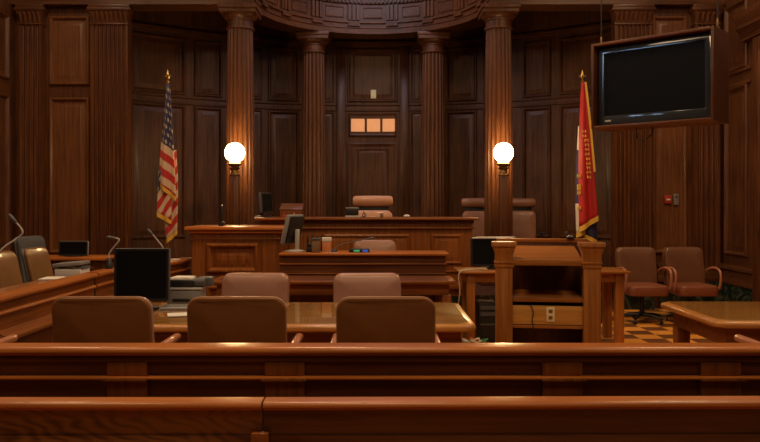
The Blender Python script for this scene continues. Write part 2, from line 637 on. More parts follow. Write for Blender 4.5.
for k, (a, b, xw, sg) in enumerate([(a, b, XL, 1) for a, b in wins] + [(a, b, XR, -1) for a, b in wins]):
    bx = lambda q, i, o, y0, y1, z0, z1: q.box(min(xw + sg * i, xw + sg * o), max(xw + sg * i, xw + sg * o), y0, y1, z0, z1)
    q = MB(); bx(q, -.16, -.13, a + .06, b - .06, 4.21, 4.94)
    wn = struct(q, 'window_%d' % (k + 1), 'daylight')
    q = MB()
    for y0, y1, z0, z1 in ((a, a + .06, 4.15, 5.0), (b - .06, b, 4.15, 5.0), (a, b, 4.15, 4.21), (a, b, 4.94, 5.0), ((a + b) / 2 - .02, (a + b) / 2 + .02, 4.15, 5.0)):
        bx(q, -.14, .02, y0, y1, z0, z1)
    q.build('window_frame', 'wall_v', wn)
m = MB(); m.box(XL - .2, XR + .2, YB - .2, YB, 0, ZC); struct(m, 'wall_rear', 'wall_v', smooth=0)

# the front wall either side of the apse
m = MB(); m.box(XL, -3.66, YF, YF + .15, 0, ZC); m.box(-4.30, -4.16, YF + .15, 12.1, 0, ZC)
wall_fl = struct(m, 'wall_front_left', 'wall_v', smooth=0)
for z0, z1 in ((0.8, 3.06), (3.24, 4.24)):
    q = MB(); q.panel(flat_y(YF), -4.80, -4.22, z0, z1, PANEL); q.build('wall_panel', 'panel_lit_v', wall_fl)
m = MB(); m.box(3.40, XR, YF, YF + .15, 0, ZC); m.box(3.90, 4.04, YF + .15, 12.1, 0, ZC)
wall_fr = struct(m, 'wall_front_right', 'wall_v', smooth=0)
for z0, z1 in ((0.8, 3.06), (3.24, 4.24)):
    q = MB(); q.panel(flat_y(YF), 3.95, 4.45, z0, z1, PANEL); q.build('wall_panel', 'panel_lit_v', wall_fr)


def arc(a, z, h):                       # a in metres along the curved wall, 0 at its middle
    t = a / RW
    return (CX + (RW - h) * math.sin(t), CY + (RW - h) * math.cos(t), z)


def px_to_arc(px):
    k = (px - 380) / 760                # ray x = k*y
    lo, hi = 9.0, 14.0
    for _ in range(50):
        mid = (lo + hi) / 2
        if math.hypot(k * mid - CX, mid - CY) < RW:
            lo = mid
        else:
            hi = mid
    return math.atan2(k * lo - CX, lo - CY) * RW


m = MB()
A = [-4.85 + 9.7 * i / 60 for i in range(61)]
m.loops([[arc(a, 0, 0), arc(a, ZC, 0), arc(a, ZC, -.15), arc(a, 0, -.15)] for a in A])
wall_apse = struct(m, 'wall_apse', 'wall_v', smooth=20)
for q0, q1 in ((130, 185), (194, 222), (250, 262), (268, 299), (322, 334)):
    for lo, hi in ((q0, q1), (745 - q1, 745 - q0)):
        a0, a1 = px_to_arc(lo), px_to_arc(hi)
        for z0, z1 in ((0.95, 3.18), (3.36, 4.31)):
            q = MB(); q.panel(arc, a0, a1, z0, z1, PANEL if a1 - a0 > .35 else PANEL_S, 6); q.build('wall_panel', 'wall_v', wall_apse)
for px in (341, 404.5):
    a0 = px_to_arc(px)
    q = MB(); q.panel(arc, a0 - .085, a0 + .085, 0.4, 4.36, [(0, 0), (0, .05), (.012, .06)], 2); q.build('stile', 'wall_v', wall_apse)
q = MB(); q.panel(arc, -4.8, 4.8, 4.38, 4.47, [(0, 0), (0, .05), (.02, .07)], 50); q.build('picture_rail', 'wall_h', wall_apse)
for z0 in (3.20, 3.30):
    q = MB(); q.panel(arc, -4.8, 4.8, z0, z0 + .03, [(0, 0), (0, .022), (.008, .03)], 50); q.build('rail_moulding', 'wall_h', wall_apse)
q = MB(); q.panel(arc, px_to_arc(347.5), px_to_arc(397.5), 3.37, 4.33, PANEL, 4); q.build('wall_panel', 'wall_v', wall_apse)

# the door in the middle of the apse with its three amber lights
m = MB(); m.panel(arc, px_to_arc(347.5), px_to_arc(397.5), 0.40, 2.63, [(0, 0), (0, .03), (.02, .04), (.06, .03), (.07, .02)], 4)
door1 = struct(m, 'door_1', 'wall_v')
m = MB(); m.panel(lambda s, z, h: arc(s, z, h + .02), px_to_arc(357), px_to_arc(388.5), 1.1, 2.52, PANEL_S, 3); m.build('door_panel', 'wall_v', door1)
m = MB()
t0, t1 = px_to_arc(348.5), px_to_arc(396.5)
m.panel(arc, t0, t1, 2.74, 3.16, [(0, 0), (0, .03), (.02, .045), (.045, .03), (.05, .03)], 4)
win3 = struct(m, 'window_5', 'wall_h')
for lo, hi in ((351, 364.6), (367, 380.2), (382.6, 396)):
    q = MB(); q.panel(lambda s, z, h: arc(s, z, h + .03), px_to_arc(lo), px_to_arc(hi), 2.83, 3.06, [(0, 0), (0, .008)], 2)
    q.build('amber_pane', 'amber', win3)
q = MB()
a0 = px_to_arc(373.5)
q.panel(lambda s, z, h: arc(s, z, h + .02), a0 - .048, a0 + .048, 3.43, 3.585, [(0, 0), (0, .012), (.012, .016), (.03, .016), (.032, .024)], 2)
tag(q.build('wall_plate', 'cream'), 'small cream plate fixed on the panel above the three amber lights', 'wall plate')

# door in the right wall (only its cornice and first jamb are in the frame)
m = MB(); m.box(XR - .02, XR, 8.55, 9.75, 0, 3.55); door2 = struct(m, 'door_2', 'wall_v')
q = MB(); q.box(XR - .09, XR, 9.75, 9.93, 0, 3.68, .012); q.box(XR - .09, XR, 8.37, 8.55, 0, 3.68, .012); q.box(XR - .088, XR, 8.5, 9.8, 3.5, 3.68, .012)
q.build('door_casing', 'wall_v', door2)
q = MB()
q.loops([[(XR, y, 3.69), (XR - .10 - e, y, 3.69), (XR - .11 - e, y, 3.78), (XR - .17 - e, y, 3.84), (XR - .17 - e, y, 3.92), (XR - .21 - e, y, 3.98), (XR - .21 - e, y, 4.04), (XR, y, 4.06)] for y, e in ((8.2, 0), (10.22, 0))])
q.build('door_cornice', 'wall_y', door2)

# skirtings in green marble with a wooden base mould over them
m = MB(); m.box(XR - .05, XR, -3.5, 8.36, 0, .38); m.box(XR - .05, XR, 9.94, YF - .02, 0, .38); struct(m, 'baseboard_right', 'marble')
m = MB(); m.box(4.05, XR - .06, YF - .05, YF, 0, .38); struct(m, 'baseboard_front_right', 'marble')
m = MB(); m.box(XL, XL + .05, -3.5, YF - .02, 0, .38); struct(m, 'baseboard_left', 'marble')
m = MB(); m.sweep([(4.02, YF), (XR, YF), (XR, 9.94)], [(0, .39), (.06, .39), (.06, .45), (.035, .5), (.035, .58), (.085, .6), (.085, .63), (0, .66)]); struct(m, 'trim_1', 'wall_h')
m = MB(); m.sweep([(XL, 7.4), (XL, YF), (-4.2, YF)], [(0, .39), (.06, .39), (.06, .45), (.035, .5), (.035, .58), (.085, .6), (.085, .63), (0, .66)]); struct(m, 'trim_2', 'wall_h')

# entablature over the columns
path = [(XL, 11.1), (AX - RC, 11.1)]
path += [(AX - RC * math.cos(PI * i / 48), AY + RC * math.sin(PI * i / 48)) for i in range(1, 48)]
path += [(AX + RC, 11.1), (XR, 11.1)]
prof = [(-.2, 4.38), (.2, 4.38), (.2, 4.46), (.215, 4.47), (.215, 4.54), (.25, 4.55), (.25, 4.58), (.18, 4.6), (.18, 4.87), (.22, 4.88), (.22, 4.96),
        (.3, 4.97), (.4, 5.03), (.42, 5.12), (.2, 5.2), (.2, ZC), (-.2, ZC)]
m = MB(); m.sweep(path, prof); ent = struct(m, 'trim_3', 'wall_h', smooth=25)


def ring(a, z, h):                      # a = degrees from the middle of the ring
    t = math.radians(a)
    return (AX + (RC - h) * math.sin(t), AY + (RC - h) * math.cos(t), z)


for k in (-77, -55, -33, -11, 11, 33, 55, 77):
    q = MB()
    for d in (-2.4, 0, 2.4):
        q.panel(ring, k + d - .8, k + d + .8, 4.60, 4.865, [(0, .18), (0, .222), (.004, .23)], 2)
    q.panel(ring, k - 3.6, k + 3.6, 4.585, 4.87, [(0, .18), (0, .188)], 3)
    q.panel(ring, k - 3.4, k + 3.4, 4.50, 4.545, [(0, .2), (0, .255)], 3)
    q.build('triglyph', 'wall_v', ent)
for k in (-66, -44, -22, 0, 22, 44, 66):
    q = MB(); q.panel(lambda s, z, h: ring(s, z, h + .18), k - 5.2, k + 5.2, 4.64, 4.83, [(0, 0), (0, .016), (.02, .02), (.025, .004)], 4); q.build('frieze_panel', 'wall_h', ent)
q = MB()
for i in range(76):
    a = -88 + 176 * i / 75
    q.panel(ring, a - .6, a + .6, 4.89, 4.955, [(0, .2), (0, .265)], 1)
q.build('dentil_moulding', 'wall_h', ent)

# dais behind the bench
m = MB(); m.box(-3.2, 2.92, 9.72, 13.0, 0, .35); struct(m, 'floor_dais', 'carpet', smooth=0)
m = MB(); m.box(-3.2, 2.92, 9.69, 9.72, 0, .35); struct(m, 'baseboard_dais', 'marble', smooth=0)

# ------------------------------------------------------------------ columns and pilasters
DZ = .35


def flute(a, z, n=20):
    p = (a * n / (2 * PI)) % 1.0
    return 1 - .095 * max(0, math.sin(PI * p)) ** .7


def column(label):
    t = thing('fluted_column', label, 'column')
    q = MB(); q.box(-.29, .29, -.29, .29, 0, .1, .006); q.lathe((0, 0, .1), [(.285, 0), (.29, .03), (.285, .06), (.245, .075), (.245, .1), (.262, .115), (.262, .14), (.225, .16), (.215, .2)], 40)
    q.build('base', 'col', t)
    prof_ = [(.205, .29), (.208, .5), (.207, 1.2), (.203, 2.0), (.196, 2.8), (.187, 3.4), (.182, 3.70)]
    q = MB(); q.lathe((0, 0, 0), prof_, 160, flute); q.build('shaft', 'col', t, smooth=30)
    q = MB(); q.lathe((0, 0, 0), [(.182, 3.70), (.205, 3.705), (.205, 3.73), (.186, 3.74), (.186, 3.82), (.2, 3.825), (.2, 3.845), (.215, 3.85), (.25, 3.895), (.255, 3.91)], 40)
    q.build('capital', 'col', t)
    q = MB(); q.box(-.262, .262, -.262, .262, 3.91, 3.965, .004); q.box(-.28, .28, -.28, .28, 3.965, 4.027, .008); q.build('abacus', 'col', t)
    return t


c0 = column('fluted wooden column behind the glowing globe lamp beside the US flag')
c0.location = (-2.04, 11.1, DZ)
for x, y, lb in ((-1.12, 12.84, 'fluted wooden column standing in the shade just left of the apse door'),
                 (.90, 12.84, 'fluted wooden column standing in the shade just right of the apse door'),
                 (1.73, 11.1, 'fluted wooden column behind the glowing globe lamp near the lectern')):
    c = copy_thing(c0, lb); c.location = (x, y, DZ)
for o in COL.objects:
    if o.get('category') == 'column':
        o['group'] = 'columns around the apse'


def pilaster(name, w, label, nfl, loc, carved=True):
    d = .13
    t = thing(name, label, 'pilaster', group='pilasters along the front wall')
    q = MB(); q.box(-w / 2 - .03, w / 2 + .03, -d - .03, 0, 0, .4); q.build('plinth', 'marble', t)
    q = MB(); q.box(-w / 2 - .025, w / 2 + .025, -d - .025, 0, .4, .55, .01); q.box(-w / 2 - .012, w / 2 + .012, -d - .012, 0, .55, .62, .008); q.build('base', 'wall_h', t)
    # fluted shaft: one outline drawn across the front, run upwards
    pts = [(-w / 2, 0), (-w / 2, -d)]
    e = .03
    fw = (w - 2 * e) / nfl
    for i in range(nfl):
        x0 = -w / 2 + e + i * fw
        pts += [(x0 + fw * .12, -d)] + [(x0 + fw * (.12 + .76 * k / 6), -d + .03 * math.sin(PI * k / 6)) for k in range(1, 6)] + [(x0 + fw * .88, -d)]
    pts += [(w / 2, -d), (w / 2, 0)]
    q = MB(); q.loops([[(x, y, z) for x, y in pts] for z in (.62, 4.09)]); q.build('shaft', 'col', t, smooth=25)
    q = MB()
    q.box(-w / 2 - .015, w / 2 + .015, -d - .015, 0, 4.09, 4.115, .006)
    h0 = 4.115
    q.loops([[(-w / 2 - o, 0, z), (-w / 2 - o, -d - o, z), (w / 2 + o, -d - o, z), (w / 2 + o, 0, z)] for o, z in ((0, h0), (.004, h0 + .1), (.03, h0 + .16), (.035, h0 + .175))])
    nl = max(3, round(w / .07))
    for i in range(nl):
        cx = -w / 2 + w * (i + .5) / nl
        q.loops([[(cx - b, -d - o, z), (cx, -d - o - .016, z), (cx + b, -d - o, z), (cx, -d + .004, z)] for b, o, z in ((.012, .004, h0 + .01), (.028, .012, h0 + .05), (.03, .026, h0 + .1), (.018, .046, h0 + .135), (.006, .05, h0 + .15))])
    q.build('capital', 'col', t)
    q = MB(); q.box(-w / 2 - .05, w / 2 + .05, -d - .05, 0, 4.29, 4.33, .008); q.box(-w / 2 - .035, w / 2 + .035, -d - .035, 0, 4.33, 4.378, .004); q.build('abacus', 'wall_h', t)
    t.location = loc
    return t


pilaster('fluted_pilaster', .53, 'wide fluted pilaster on the wall near the US flag', 8, (-3.89, YF - .002, 0))
pilaster('fluted_pilaster', .53, 'wide fluted pilaster partly hidden behind the hanging television cabinet', 8, (3.64, YF - .002, 0))
pilaster('fluted_pilaster', .33, 'narrow fluted pilaster in the corner beside the jury box', 4, (-5.03, YF - .002, 0))
pilaster('fluted_pilaster', .36, 'narrow fluted pilaster in the corner behind the right visitor chair', 4, (4.71, YF - .002, 0))

# ------------------------------------------------------------------ judge's bench and the desks in front of it


def front_panel(mb, x0, x1, y, z0, z1, prof=PANEL_S):
    mb.panel(flat_y(y), x0, x1, z0, z1, prof)


t = thing('judges_bench', 'long panelled judges bench in front of the apse door', 'bench', (-.13, 9.3, 0))
q = MB(); q.box(-1.40, 1.10, 9.04, 9.66, .42, 1.28); q.build('body', 'fur_z', t, smooth=0)
q = MB(); q.box(-1.42, 1.12, 9.02, 9.67, 0, .42); q.build('plinth', 'marble', t)
q = MB(); q.box(-1.48, 1.17, 8.955, 9.685, 1.32, 1.35, .01); q.build('top', 'fur_x', t)
q = MB(); q.box(-1.42, 1.115, 9.02, 9.66, 1.28, 1.32, .006); q.build('cove', 'dark_x', t)
for z0, z1, o_ in ((1.215, 1.24, .03), (.5, .58, .035), (.70, .72, .02)):
    q = MB(); q.box(-1.40 - o_ * .9, 1.10 + o_ * .9, 9.04 - o_, 9.04, z0, z1, .006); q.build('moulding', 'fur_x', t)
for x0, x1 in ((-1.28, -.92), (-.66, .35), (.615, .97)):
    q = MB(); front_panel(q, x0, x1, 9.04, .80, 1.15); q.build('raised_panel', 'fur_z', t)

t = thing('witness_stand', 'panelled wooden witness stand below the globe lamp beside the US flag', 'witness stand', (-1.6, 8.6, 0))
q = MB(); q.box(-2.06, -1.08, 8.33, 8.93, 0, 1.2); q.build('body', 'fur_z', t, smooth=0)
q = MB(); q.box(-2.13, -1.045, 8.25, 8.98, 1.225, 1.265, .012); q.box(-2.095, -1.06, 8.29, 8.95, 1.19, 1.225, .012); q.build('top', 'cap_x', t)
for z0, z1, o_ in ((1.12, 1.14, .015), (0, .14, .025), (.68, .72, .03)):
    q = MB(); q.box(-2.06 - o_, -1.08 + o_ * .5, 8.33 - o_, 8.33, z0, z1, .005); q.build('moulding', 'fur_x', t)
q = MB(); front_panel(q, -1.90, -1.33, 8.33, .76, 1.08, PANEL); q.build('raised_panel', 'fur_z', t)
q = MB(); front_panel(q, -1.90, -1.33, 8.33, .2, .62, PANEL); q.build('raised_panel', 'fur_z', t)

t = thing('clerk_desk', 'wooden clerk desk with a high counter in front of the judges bench', 'desk', (-.15, 8.0, 0))
q = MB(); q.box(-1.03, .675, 7.80, 8.16, .0, .98); q.build('body', 'dark_x', t, smooth=0)
q = MB(); q.box(-1.035, .705, 7.755, 8.2, .98, 1.01, .01); q.build('top', 'cap_x', t)
for z0, z1, o_ in ((.885, .905, .02), (.79, .80, .01)):
    q = MB(); q.box(-1.03, .675 + o_ * .6, 7.80 - o_, 7.80, z0, z1, .004); q.build('moulding', 'fur_x', t)
for x0, x1 in ((-.95, -.45), (-.4, .1), (.15, .6)):
    q = MB(); front_panel(q, x0, x1, 7.80, .2, .7); q.build('raised_panel', 'dark_z', t)

t = thing('long_table', 'long narrow table with an inset top standing against the clerk desk', 'table', (-.45, 7.5, 0))
q = MB(); q.box(-1.62, .72, 7.2, 7.75, .745, .78, .012); q.build('table_top', 'fur_x', t)
q = MB(); q.box(-1.55, .66, 7.26, 7.71, .7805, .783); q.build('inset_panel', 'dark_x', t)
q = MB(); q.box(-1.56, .66, 7.26, 7.285, .64, .745); q.box(-1.56, .66, 7.67, 7.695, .64, .745); q.box(.635, .66, 7.285, 7.67, .64, .745); q.box(-1.56, -1.535, 7.285, 7.67, .64, .745); q.build('apron', 'fur_x', t)
for x in (-1.58, .59):
    for y in (7.23, 7.62):
        q = MB(); q.box(x, x + .09, y, y + .09, 0, .64, .006); q.build('leg', 'fur_z', t)

# ------------------------------------------------------------------ the bar in front of the counsel tables
t = thing('bar_rail', 'long panelled wooden bar with a rounded polished cap rail before the counsel chairs', 'bar', (0, 3.3, 0))


def cap_profile(y0, y1, z0, z1):
    r = (z1 - z0) * .55
    out = [(y1, z0), (y1, z1 - .006), (y1 - .006, z1)]
    out += [(y0 + r - r * math.sin(PI / 2 * k / 7), z1 - r + r * math.cos(PI / 2 * k / 7)) for k in range(8)]
    out += [(y0 + .004, z0 + .008), (y0 + .016, z0)]
    return out


q = MB(); q.loops([[(x, y, z) for y, z in cap_profile(3.25, 3.37, .852, .89)] for x in (-3.0, 3.4)]); q.build('cap_rail', 'cap_x', t, smooth=30)
q = MB(); q.box(-3.0, 3.4, 3.295, 3.36, 0, .852); q.build('body', 'dark_x', t, smooth=0)
q = MB(); q.box(-3.0, 3.4, 3.275, 3.295, .822, .852, .006); q.build('cove_moulding', 'dark_x', t)
q = MB(); q.box(-3.0, 3.4, 3.244, 3.295, .752, .764, .004); q.build('ledge_moulding', 'cap_x', t)  # lighter cap wood puts the ledge's highlight into its colour
for pa in (-50, 108, 265, 542, 700, 858):
    x = (pa - 380) * 3.28 / 760
    q = MB(); q.box(x, x + .172, 3.268, 3.295, .764, .822, .003); q.box(x, x + .172, 3.268, 3.295, 0, .746, .003); q.box(x - .01, x + .182, 3.232, 3.295, .747, .762, .004)
    q.panel(flat_y(3.268), x + .03, x + .142, .2, .70, [(0, 0), (0, -.006), (.01, -.01)])
    q.build('stile', 'fur_z', t)
for x0, x1 in ((-1.0, -.52), (-.3, .68), (.9, 1.36), (-1.75, -1.22), (1.6, 2.05)):
    q = MB(); front_panel(q, x0, x1, 3.295, .2, .655); q.build('raised_panel', 'dark_x', t)

# ------------------------------------------------------------------ pews


def pew(x0, x1, wd, label, rotz=0.0, capm='cap_x'):
    t = thing('pew', label, 'pew', (x0, 2.4, 0), 'pews of the front gallery row')
    q = MB(); q.loops([[(x, y, z) for y, z in cap_profile(2.372, 2.452, .855, .882)] for x in (x0, x1)]); q.build('top_rail', capm, t, smooth=30)
    q = MB(); q.box(x0, x1, 2.40, 2.43, .3, .855); q.build('backrest', wd, t, smooth=0)
    q = MB(); q.box(x0, x1, 2.392, 2.40, .0, .775, .003); q.build('lower_board', wd, t)
    q = MB(); q.box(x0 + .01, x1 - .01, 2.43, 2.86, .41, .45, .012); q.build('seat', wd, t)
    for x in (x0 + .01, x1 - .06):
        q = MB(); q.box(x, x + .05, 2.43, 2.84, 0, .41); q.build('end_panel', wd, t)
    return t


pL = pew(-2.7, -.372, 'pew_l', 'front-row pew of figured oak, its back rail ending at the joint')
q = MB(); q.box(-.402, -.348, 2.36, 2.392, .70, .79, .006); q.build('bracket', 'fur_x', pL)
pR = pew(-.366, 2.9, 'pew_r', 'longer front-row pew of plain brown wood beyond the joint, facing the lectern', capm='cap_x')
pR.rotation_euler.z = math.radians(.55)

# ------------------------------------------------------------------ counsel tables


def counsel_table(x0, x1, y0, y1, label):
    t = thing('counsel_table', label, 'table', ((x0 + x1) / 2, (y0 + y1) / 2, 0))
    c = .07
    def outline(i):
        a, b, d, e = x0 + i, x1 - i, y0 + i, y1 - i
        return [(a + c, d), (b - c, d), (b, d + c), (b, e - c), (b - c, e), (a + c, e), (a, e - c), (a, d + c)]
    q = MB()
    q.loops([[(x, y, z) for x, y in outline(i)] for i, z in ((.02, .705), (.004, .709), (0, .718), (0, .735), (.004, .744), (.014, .75))])
    q.build('table_top', 'table', t, smooth=50)
    q = MB(); q.loops([[(x, y, z) for x, y in outline(.045)] for z in (.7505, .7565)]); q.build('glass_top', 'glass', t, smooth=0)
    i = .09
    q = MB(); q.box(x0 + i, x1 - i, y0 + i, y0 + i + .03, .58, .706); q.box(x0 + i, x1 - i, y1 - i - .03, y1 - i, .58, .706)
    q.box(x0 + i, x0 + i + .03, y0 + i + .03, y1 - i - .03, .58, .706); q.box(x1 - i - .03, x1 - i, y0 + i + .03, y1 - i - .03, .58, .706); q.build('apron', 'fur_x', t, smooth=0)
    for x in (x0 + .085, x1 - .185):
        for y in (y0 + .085, y1 - .185):
            q = MB(); q.box(x, x + .1, y, y + .1, 0, .58, .006, taper=.8); q.build('leg', 'fur_z', t)
    return t


counsel_table(-2.05, .605, 4.72, 5.86, 'long glass-topped counsel table with a monitor on it, between two rows of chairs')
counsel_table(2.16, 4.3, 4.86, 5.92, 'glass-topped counsel table with cut corners in front of the two visitor chairs')

# ------------------------------------------------------------------ chairs


def star_base(t, mat='black', r=.29, seat_z=.42):
    q = MB(); q.lathe((0, 0, 0), [(.045, .07), (.05, .12), (.03, .14), (.028, seat_z)], 16); q.build('column', mat, t)
    for k in range(5):
        a = 2 * PI * k / 5 + .3
        c, s_ = math.cos(a), math.sin(a)
        q = MB(); q.tube([(c * .03, s_ * .03, .1), (c * r * .6, s_ * r * .6, .09), (c * r, s_ * r, .07)], [.025, .022, .016], 8); lg = q.build('base_leg', mat, t)
        q = MB(); q.lathe((0, 0, 0), [(.02, -.012), (.026, -.008), (.026, .008), (.02, .012)], 14)
        mt = Matrix.Translation((c * (r - .01), s_ * (r - .01), .0265)) @ Matrix.Rotation(a + PI / 2, 4, 'Z') @ Matrix.Rotation(PI / 2, 4, 'X')
        bmesh.ops.transform(q.bm, matrix=mt, verts=q.bm.verts)
        q.build('caster', 'black', lg)


def swivel_chair(label, lea, shell, armkind, group=None, top=1.0, w=.545, seat_lea=None, wood_base=False, rake=8, name='swivel_chair', h=.5, pipe=True, az=.71, sz=.42, st=.1, bt=.075, bp=.02):
    """faces -y"""
    t = thing(name, label, 'chair', group=group)
    star_base(t, seat_z=sz)
    q = MB()
    q.pad(w - .02, .5, st, .07, lambda v: Vector((v.x, -.05 + v.z, sz - v.y)), puff=.015)
    q.build('seat', seat_lea or lea, t)
    ra = math.radians(rake)
    cz = top - h / 2

    def place(v, dy=0.0):
        zz, yy = v.z, v.y + dy
        return Vector((v.x, .23 + yy * math.cos(ra) + (zz + h / 2) * math.sin(ra) - .06, cz + zz * math.cos(ra) - yy * math.sin(ra) * .3))
    q = MB(); q.pad(w, h, bt, .075, place, bow=-.03, puff=bp); bk = q.build('backrest', lea, t)
    q = MB(); q.pad(w + .002, h + .002, .03, .075, lambda v: place(v, .028), bow=-.03); q.build('back_shell', shell, t)
    if pipe:
        pts = []
        a, b, rr = w / 2 + .001, h / 2 + .001, .075
        for cx, cz_, st in ((a - rr, b - rr, 0), (-a + rr, b - rr, 1), (-a + rr, -b + rr, 2), (a - rr, -b + rr, 3)):
            for k in range(7):
                an = PI / 2 * (st + k / 6)
                x = cx + rr * math.cos(an)
                pts.append(place(Vector((x, .004 + .03 * (1 - (2 * x / w) ** 2), cz_ + rr * math.sin(an)))))
        q = MB(); q.tube(pts + pts[:1], .0065, 6, cap=False); q.build('piping', 'pipe', bk)
    # bracket from seat to back
    q = MB(); q.tube([(0, .08, .405), (0, .23, .40), (0, .265, .5), (0, .26, .66)], .022, 8, smooth_pts=4); q.build('back_bracket', 'black', t)
    for sx in (-1, 1):
        x = sx * (w / 2 + .03)
        if armkind == 'pad':
            q = MB(); q.box(x - .025, x + .025, -.245, .16, az - .045, az, .02, 3); ar = q.build('armrest', 'arm', t)
            q = MB(); q.tube([(x * .86, .02, .41), (x, .0, .42), (x, -.03, .5), (x, -.06, az - .03)], .014, 8, smooth_pts=3); q.build('arm_support', 'black', ar)
        elif armkind == 'loop':
            q = MB(); q.tube([(x * .9, -.17, .42), (x, -.21, .47), (x, -.235, .6), (x, -.2, .675), (x, -.06, .70), (x, .1, .67), (x * .95, .2, .62)], .015, 8, smooth_pts=4); q.build('armrest', 'arm', t)
    return t


def put(o, x, y, rz=0.0, z=0.0):
    o.location = (x, y, z)
    o.rotation_euler.z = math.radians(rz)
    return o


GN = 'counsel chairs seen from behind'
cA = put(swivel_chair('brown-backed counsel chair, first from the jury box, in front of the black desk monitor', 'lea_tan', 'lea_back', 'pad', GN, top=.99, w=.54), -1.55, 4.46, 180.5)
for lb, x, y, rz, in (('brown-backed counsel chair in the middle, between the monitor and the other near chair', -.797, 4.46, 180),
                      ('brown-backed counsel chair before the table end towards the lectern', .033, 4.46, 180),
                      ('counsel chair at the jury-rail end, only one wooden armrest showing at the photo edge', -2.54, 4.42, 180),
                      ('counsel chair at the far-right table, only one armrest showing at the photo edge', 2.49, 4.42, 180)):
    put(copy_thing(cA, lb), x, y, rz)
FN = 'counsel chairs on the far side of the table'
cF = put(swivel_chair('rose-tan leather chair behind the counsel table, nearer the monitor and papers', 'lea_tan', 'lea_back', 'pad', FN, top=.915, w=.58, pipe=False, az=.66), -1.085, 6.35, -4)
put(copy_thing(cF, 'rose-tan leather chair behind the counsel table, below the clerk chair'), -.1, 6.33, 3)
VG = 'visitor chairs along the wall'
v1 = put(swivel_chair('brown leather visitor chair nearer the lectern with a rust seat', 'lea_brown', 'lea_back', 'loop', VG, top=.95, w=.51, seat_lea='lea_seat', pipe=False, h=.55, sz=.36, st=.13), 3.36, 9.75, 2)
put(copy_thing(v1, 'brown leather visitor chair nearer the corner with a rust seat'), 3.98, 9.75, 2)
put(swivel_chair('pale leather clerk chair between the clerk desk and the judges bench', 'lea_tan', 'lea_back', 'none', top=1.10, w=.49, pipe=False), -.045, 8.52, 4)
put(swivel_chair('brown leather chair pushed behind the small desk with the monitor', 'lea_tan', 'lea_back', 'none', top=1.03, w=.5, pipe=False), 1.62, 9.0, 0)
JG = 'jury chairs in the jury box'
j1 = put(swivel_chair('golden-tan leather jury chair at the photo edge beside the gooseneck microphone', 'lea_gold', 'dgrey', 'none', JG, top=1.105, w=.44, rake=13, h=.55, pipe=False, bt=.04, bp=.008), -2.99, 6.56, 90)
put(copy_thing(j1, 'golden-tan leather jury chair in front of the charcoal chair'), -2.98, 7.18, 90)
put(swivel_chair('charcoal office chair behind the golden-tan jury chairs', 'blackgrey', 'dgrey', 'none', top=1.17, w=.5, h=.55, pipe=False, bt=.04, bp=.008), -3.5, 8.08, 84)


def highback(label, lea, group, loc, rz, w=.56, top=1.25):
    t = thing('high_backed_chair', label, 'chair', group=group)
    star_base(t, seat_z=.44)
    q = MB(); q.pad(w, .52, .12, .08, lambda v: Vector((v.x, -.05 + v.z, .44 - v.y)), puff=.02); q.build('seat', lea, t)
    h = top - .205 - .53
    q = MB(); q.pad(w - .02, h, .1, .08, lambda v: Vector((v.x, .26 + v.y + (v.z + h / 2) * .1, .53 + h / 2 + v.z)), bow=-.02, puff=.02); q.build('backrest', lea, t)
    q = MB()
    n = 16
    zc, yc = top - .075, .26 + (h + .1) * .1
    rings_ = []
    for x, r in ((-w / 2, .03), (-w / 2 + .006, .055), (-w / 2 + .03, .072), (-w / 4, .075), (0, .076), (w / 4, .075), (w / 2 - .03, .072), (w / 2 - .006, .055), (w / 2, .03)):
        rings_.append([(x, yc + r * .8 * math.cos(2 * PI * k / n), zc + r * math.sin(2 * PI * k / n)) for k in range(n)])
    q.loops(rings_); q.build('headrest', lea, t)
    q = MB(); q.box(-w / 2 + .06, w / 2 - .06, yc + .01, yc + .04, zc - .3, zc - .02, .008); q.build('headrest_mount', 'black', t)
    for sx in (-1, 1):
        x = sx * (w / 2 + .02)
        q = MB(); q.box(x - .03, x + .03, -.25, .15, .68, .725, .02, 3); ar = q.build('armrest', 'black', t)
        q = MB(); q.tube([(x * .85, .0, .45), (x, -.02, .47), (x, -.04, .69)], .016, 8); q.build('arm_support', 'black', ar)
    return put(t, loc[0], loc[1], rz, loc[2])


highback('peach leather high-backed judge chair at the middle of the bench', 'lea_judge', None, (-.10, 10.3, DZ), 0, top=1.28)
hb = highback('brown high-backed chair partly hidden by the column behind the globe lamp', 'lea_spare', 'spare judge chairs behind the columns', (1.57, 11.75, DZ), 0, top=1.26)
put(copy_thing(hb, 'brown high-backed chair on the flag side of the column behind the globe lamp'), 2.28, 12.2, 0, DZ)

# ------------------------------------------------------------------ globe lamps


def globe_lamp(x, y, label):
    t = thing('globe_lamp', label, 'lamp', (x, y, DZ), 'globe lamps either side of the bench')
    q = MB(); q.box(x - .1, x + .1, y - .1, y + .1, DZ, DZ + .12, .01); q.build('base', 'col', t)
    q = MB(); q.box(x - .06, x + .06, y - .06, y + .06, DZ + .12, 1.9, .008); q.box(x - .025, x + .025, y - .066, y - .058, DZ + .2, 1.84, .003); q.build('post', 'col', t)
    q = MB(); q.lathe((x, y, 1.9), [(.07, 0), (.075, .02), (.05, .04), (.045, .08), (.07, .1), (.075, .115), (.05, .13), (.085, .15), (.095, .17), (.08, .185), (.06, .2)], 28); q.build('bracket', 'bronze', t)
    q = MB(); q.sphere((x, y, 2.225), .137, 32, 20); q.build('globe', 'globe', t)


globe_lamp(-2.01, 10.52, 'lit globe lamp on a wooden post behind the witness stand')
globe_lamp(1.71, 10.52, 'lit globe lamp on a wooden post behind the lectern and desk monitor')

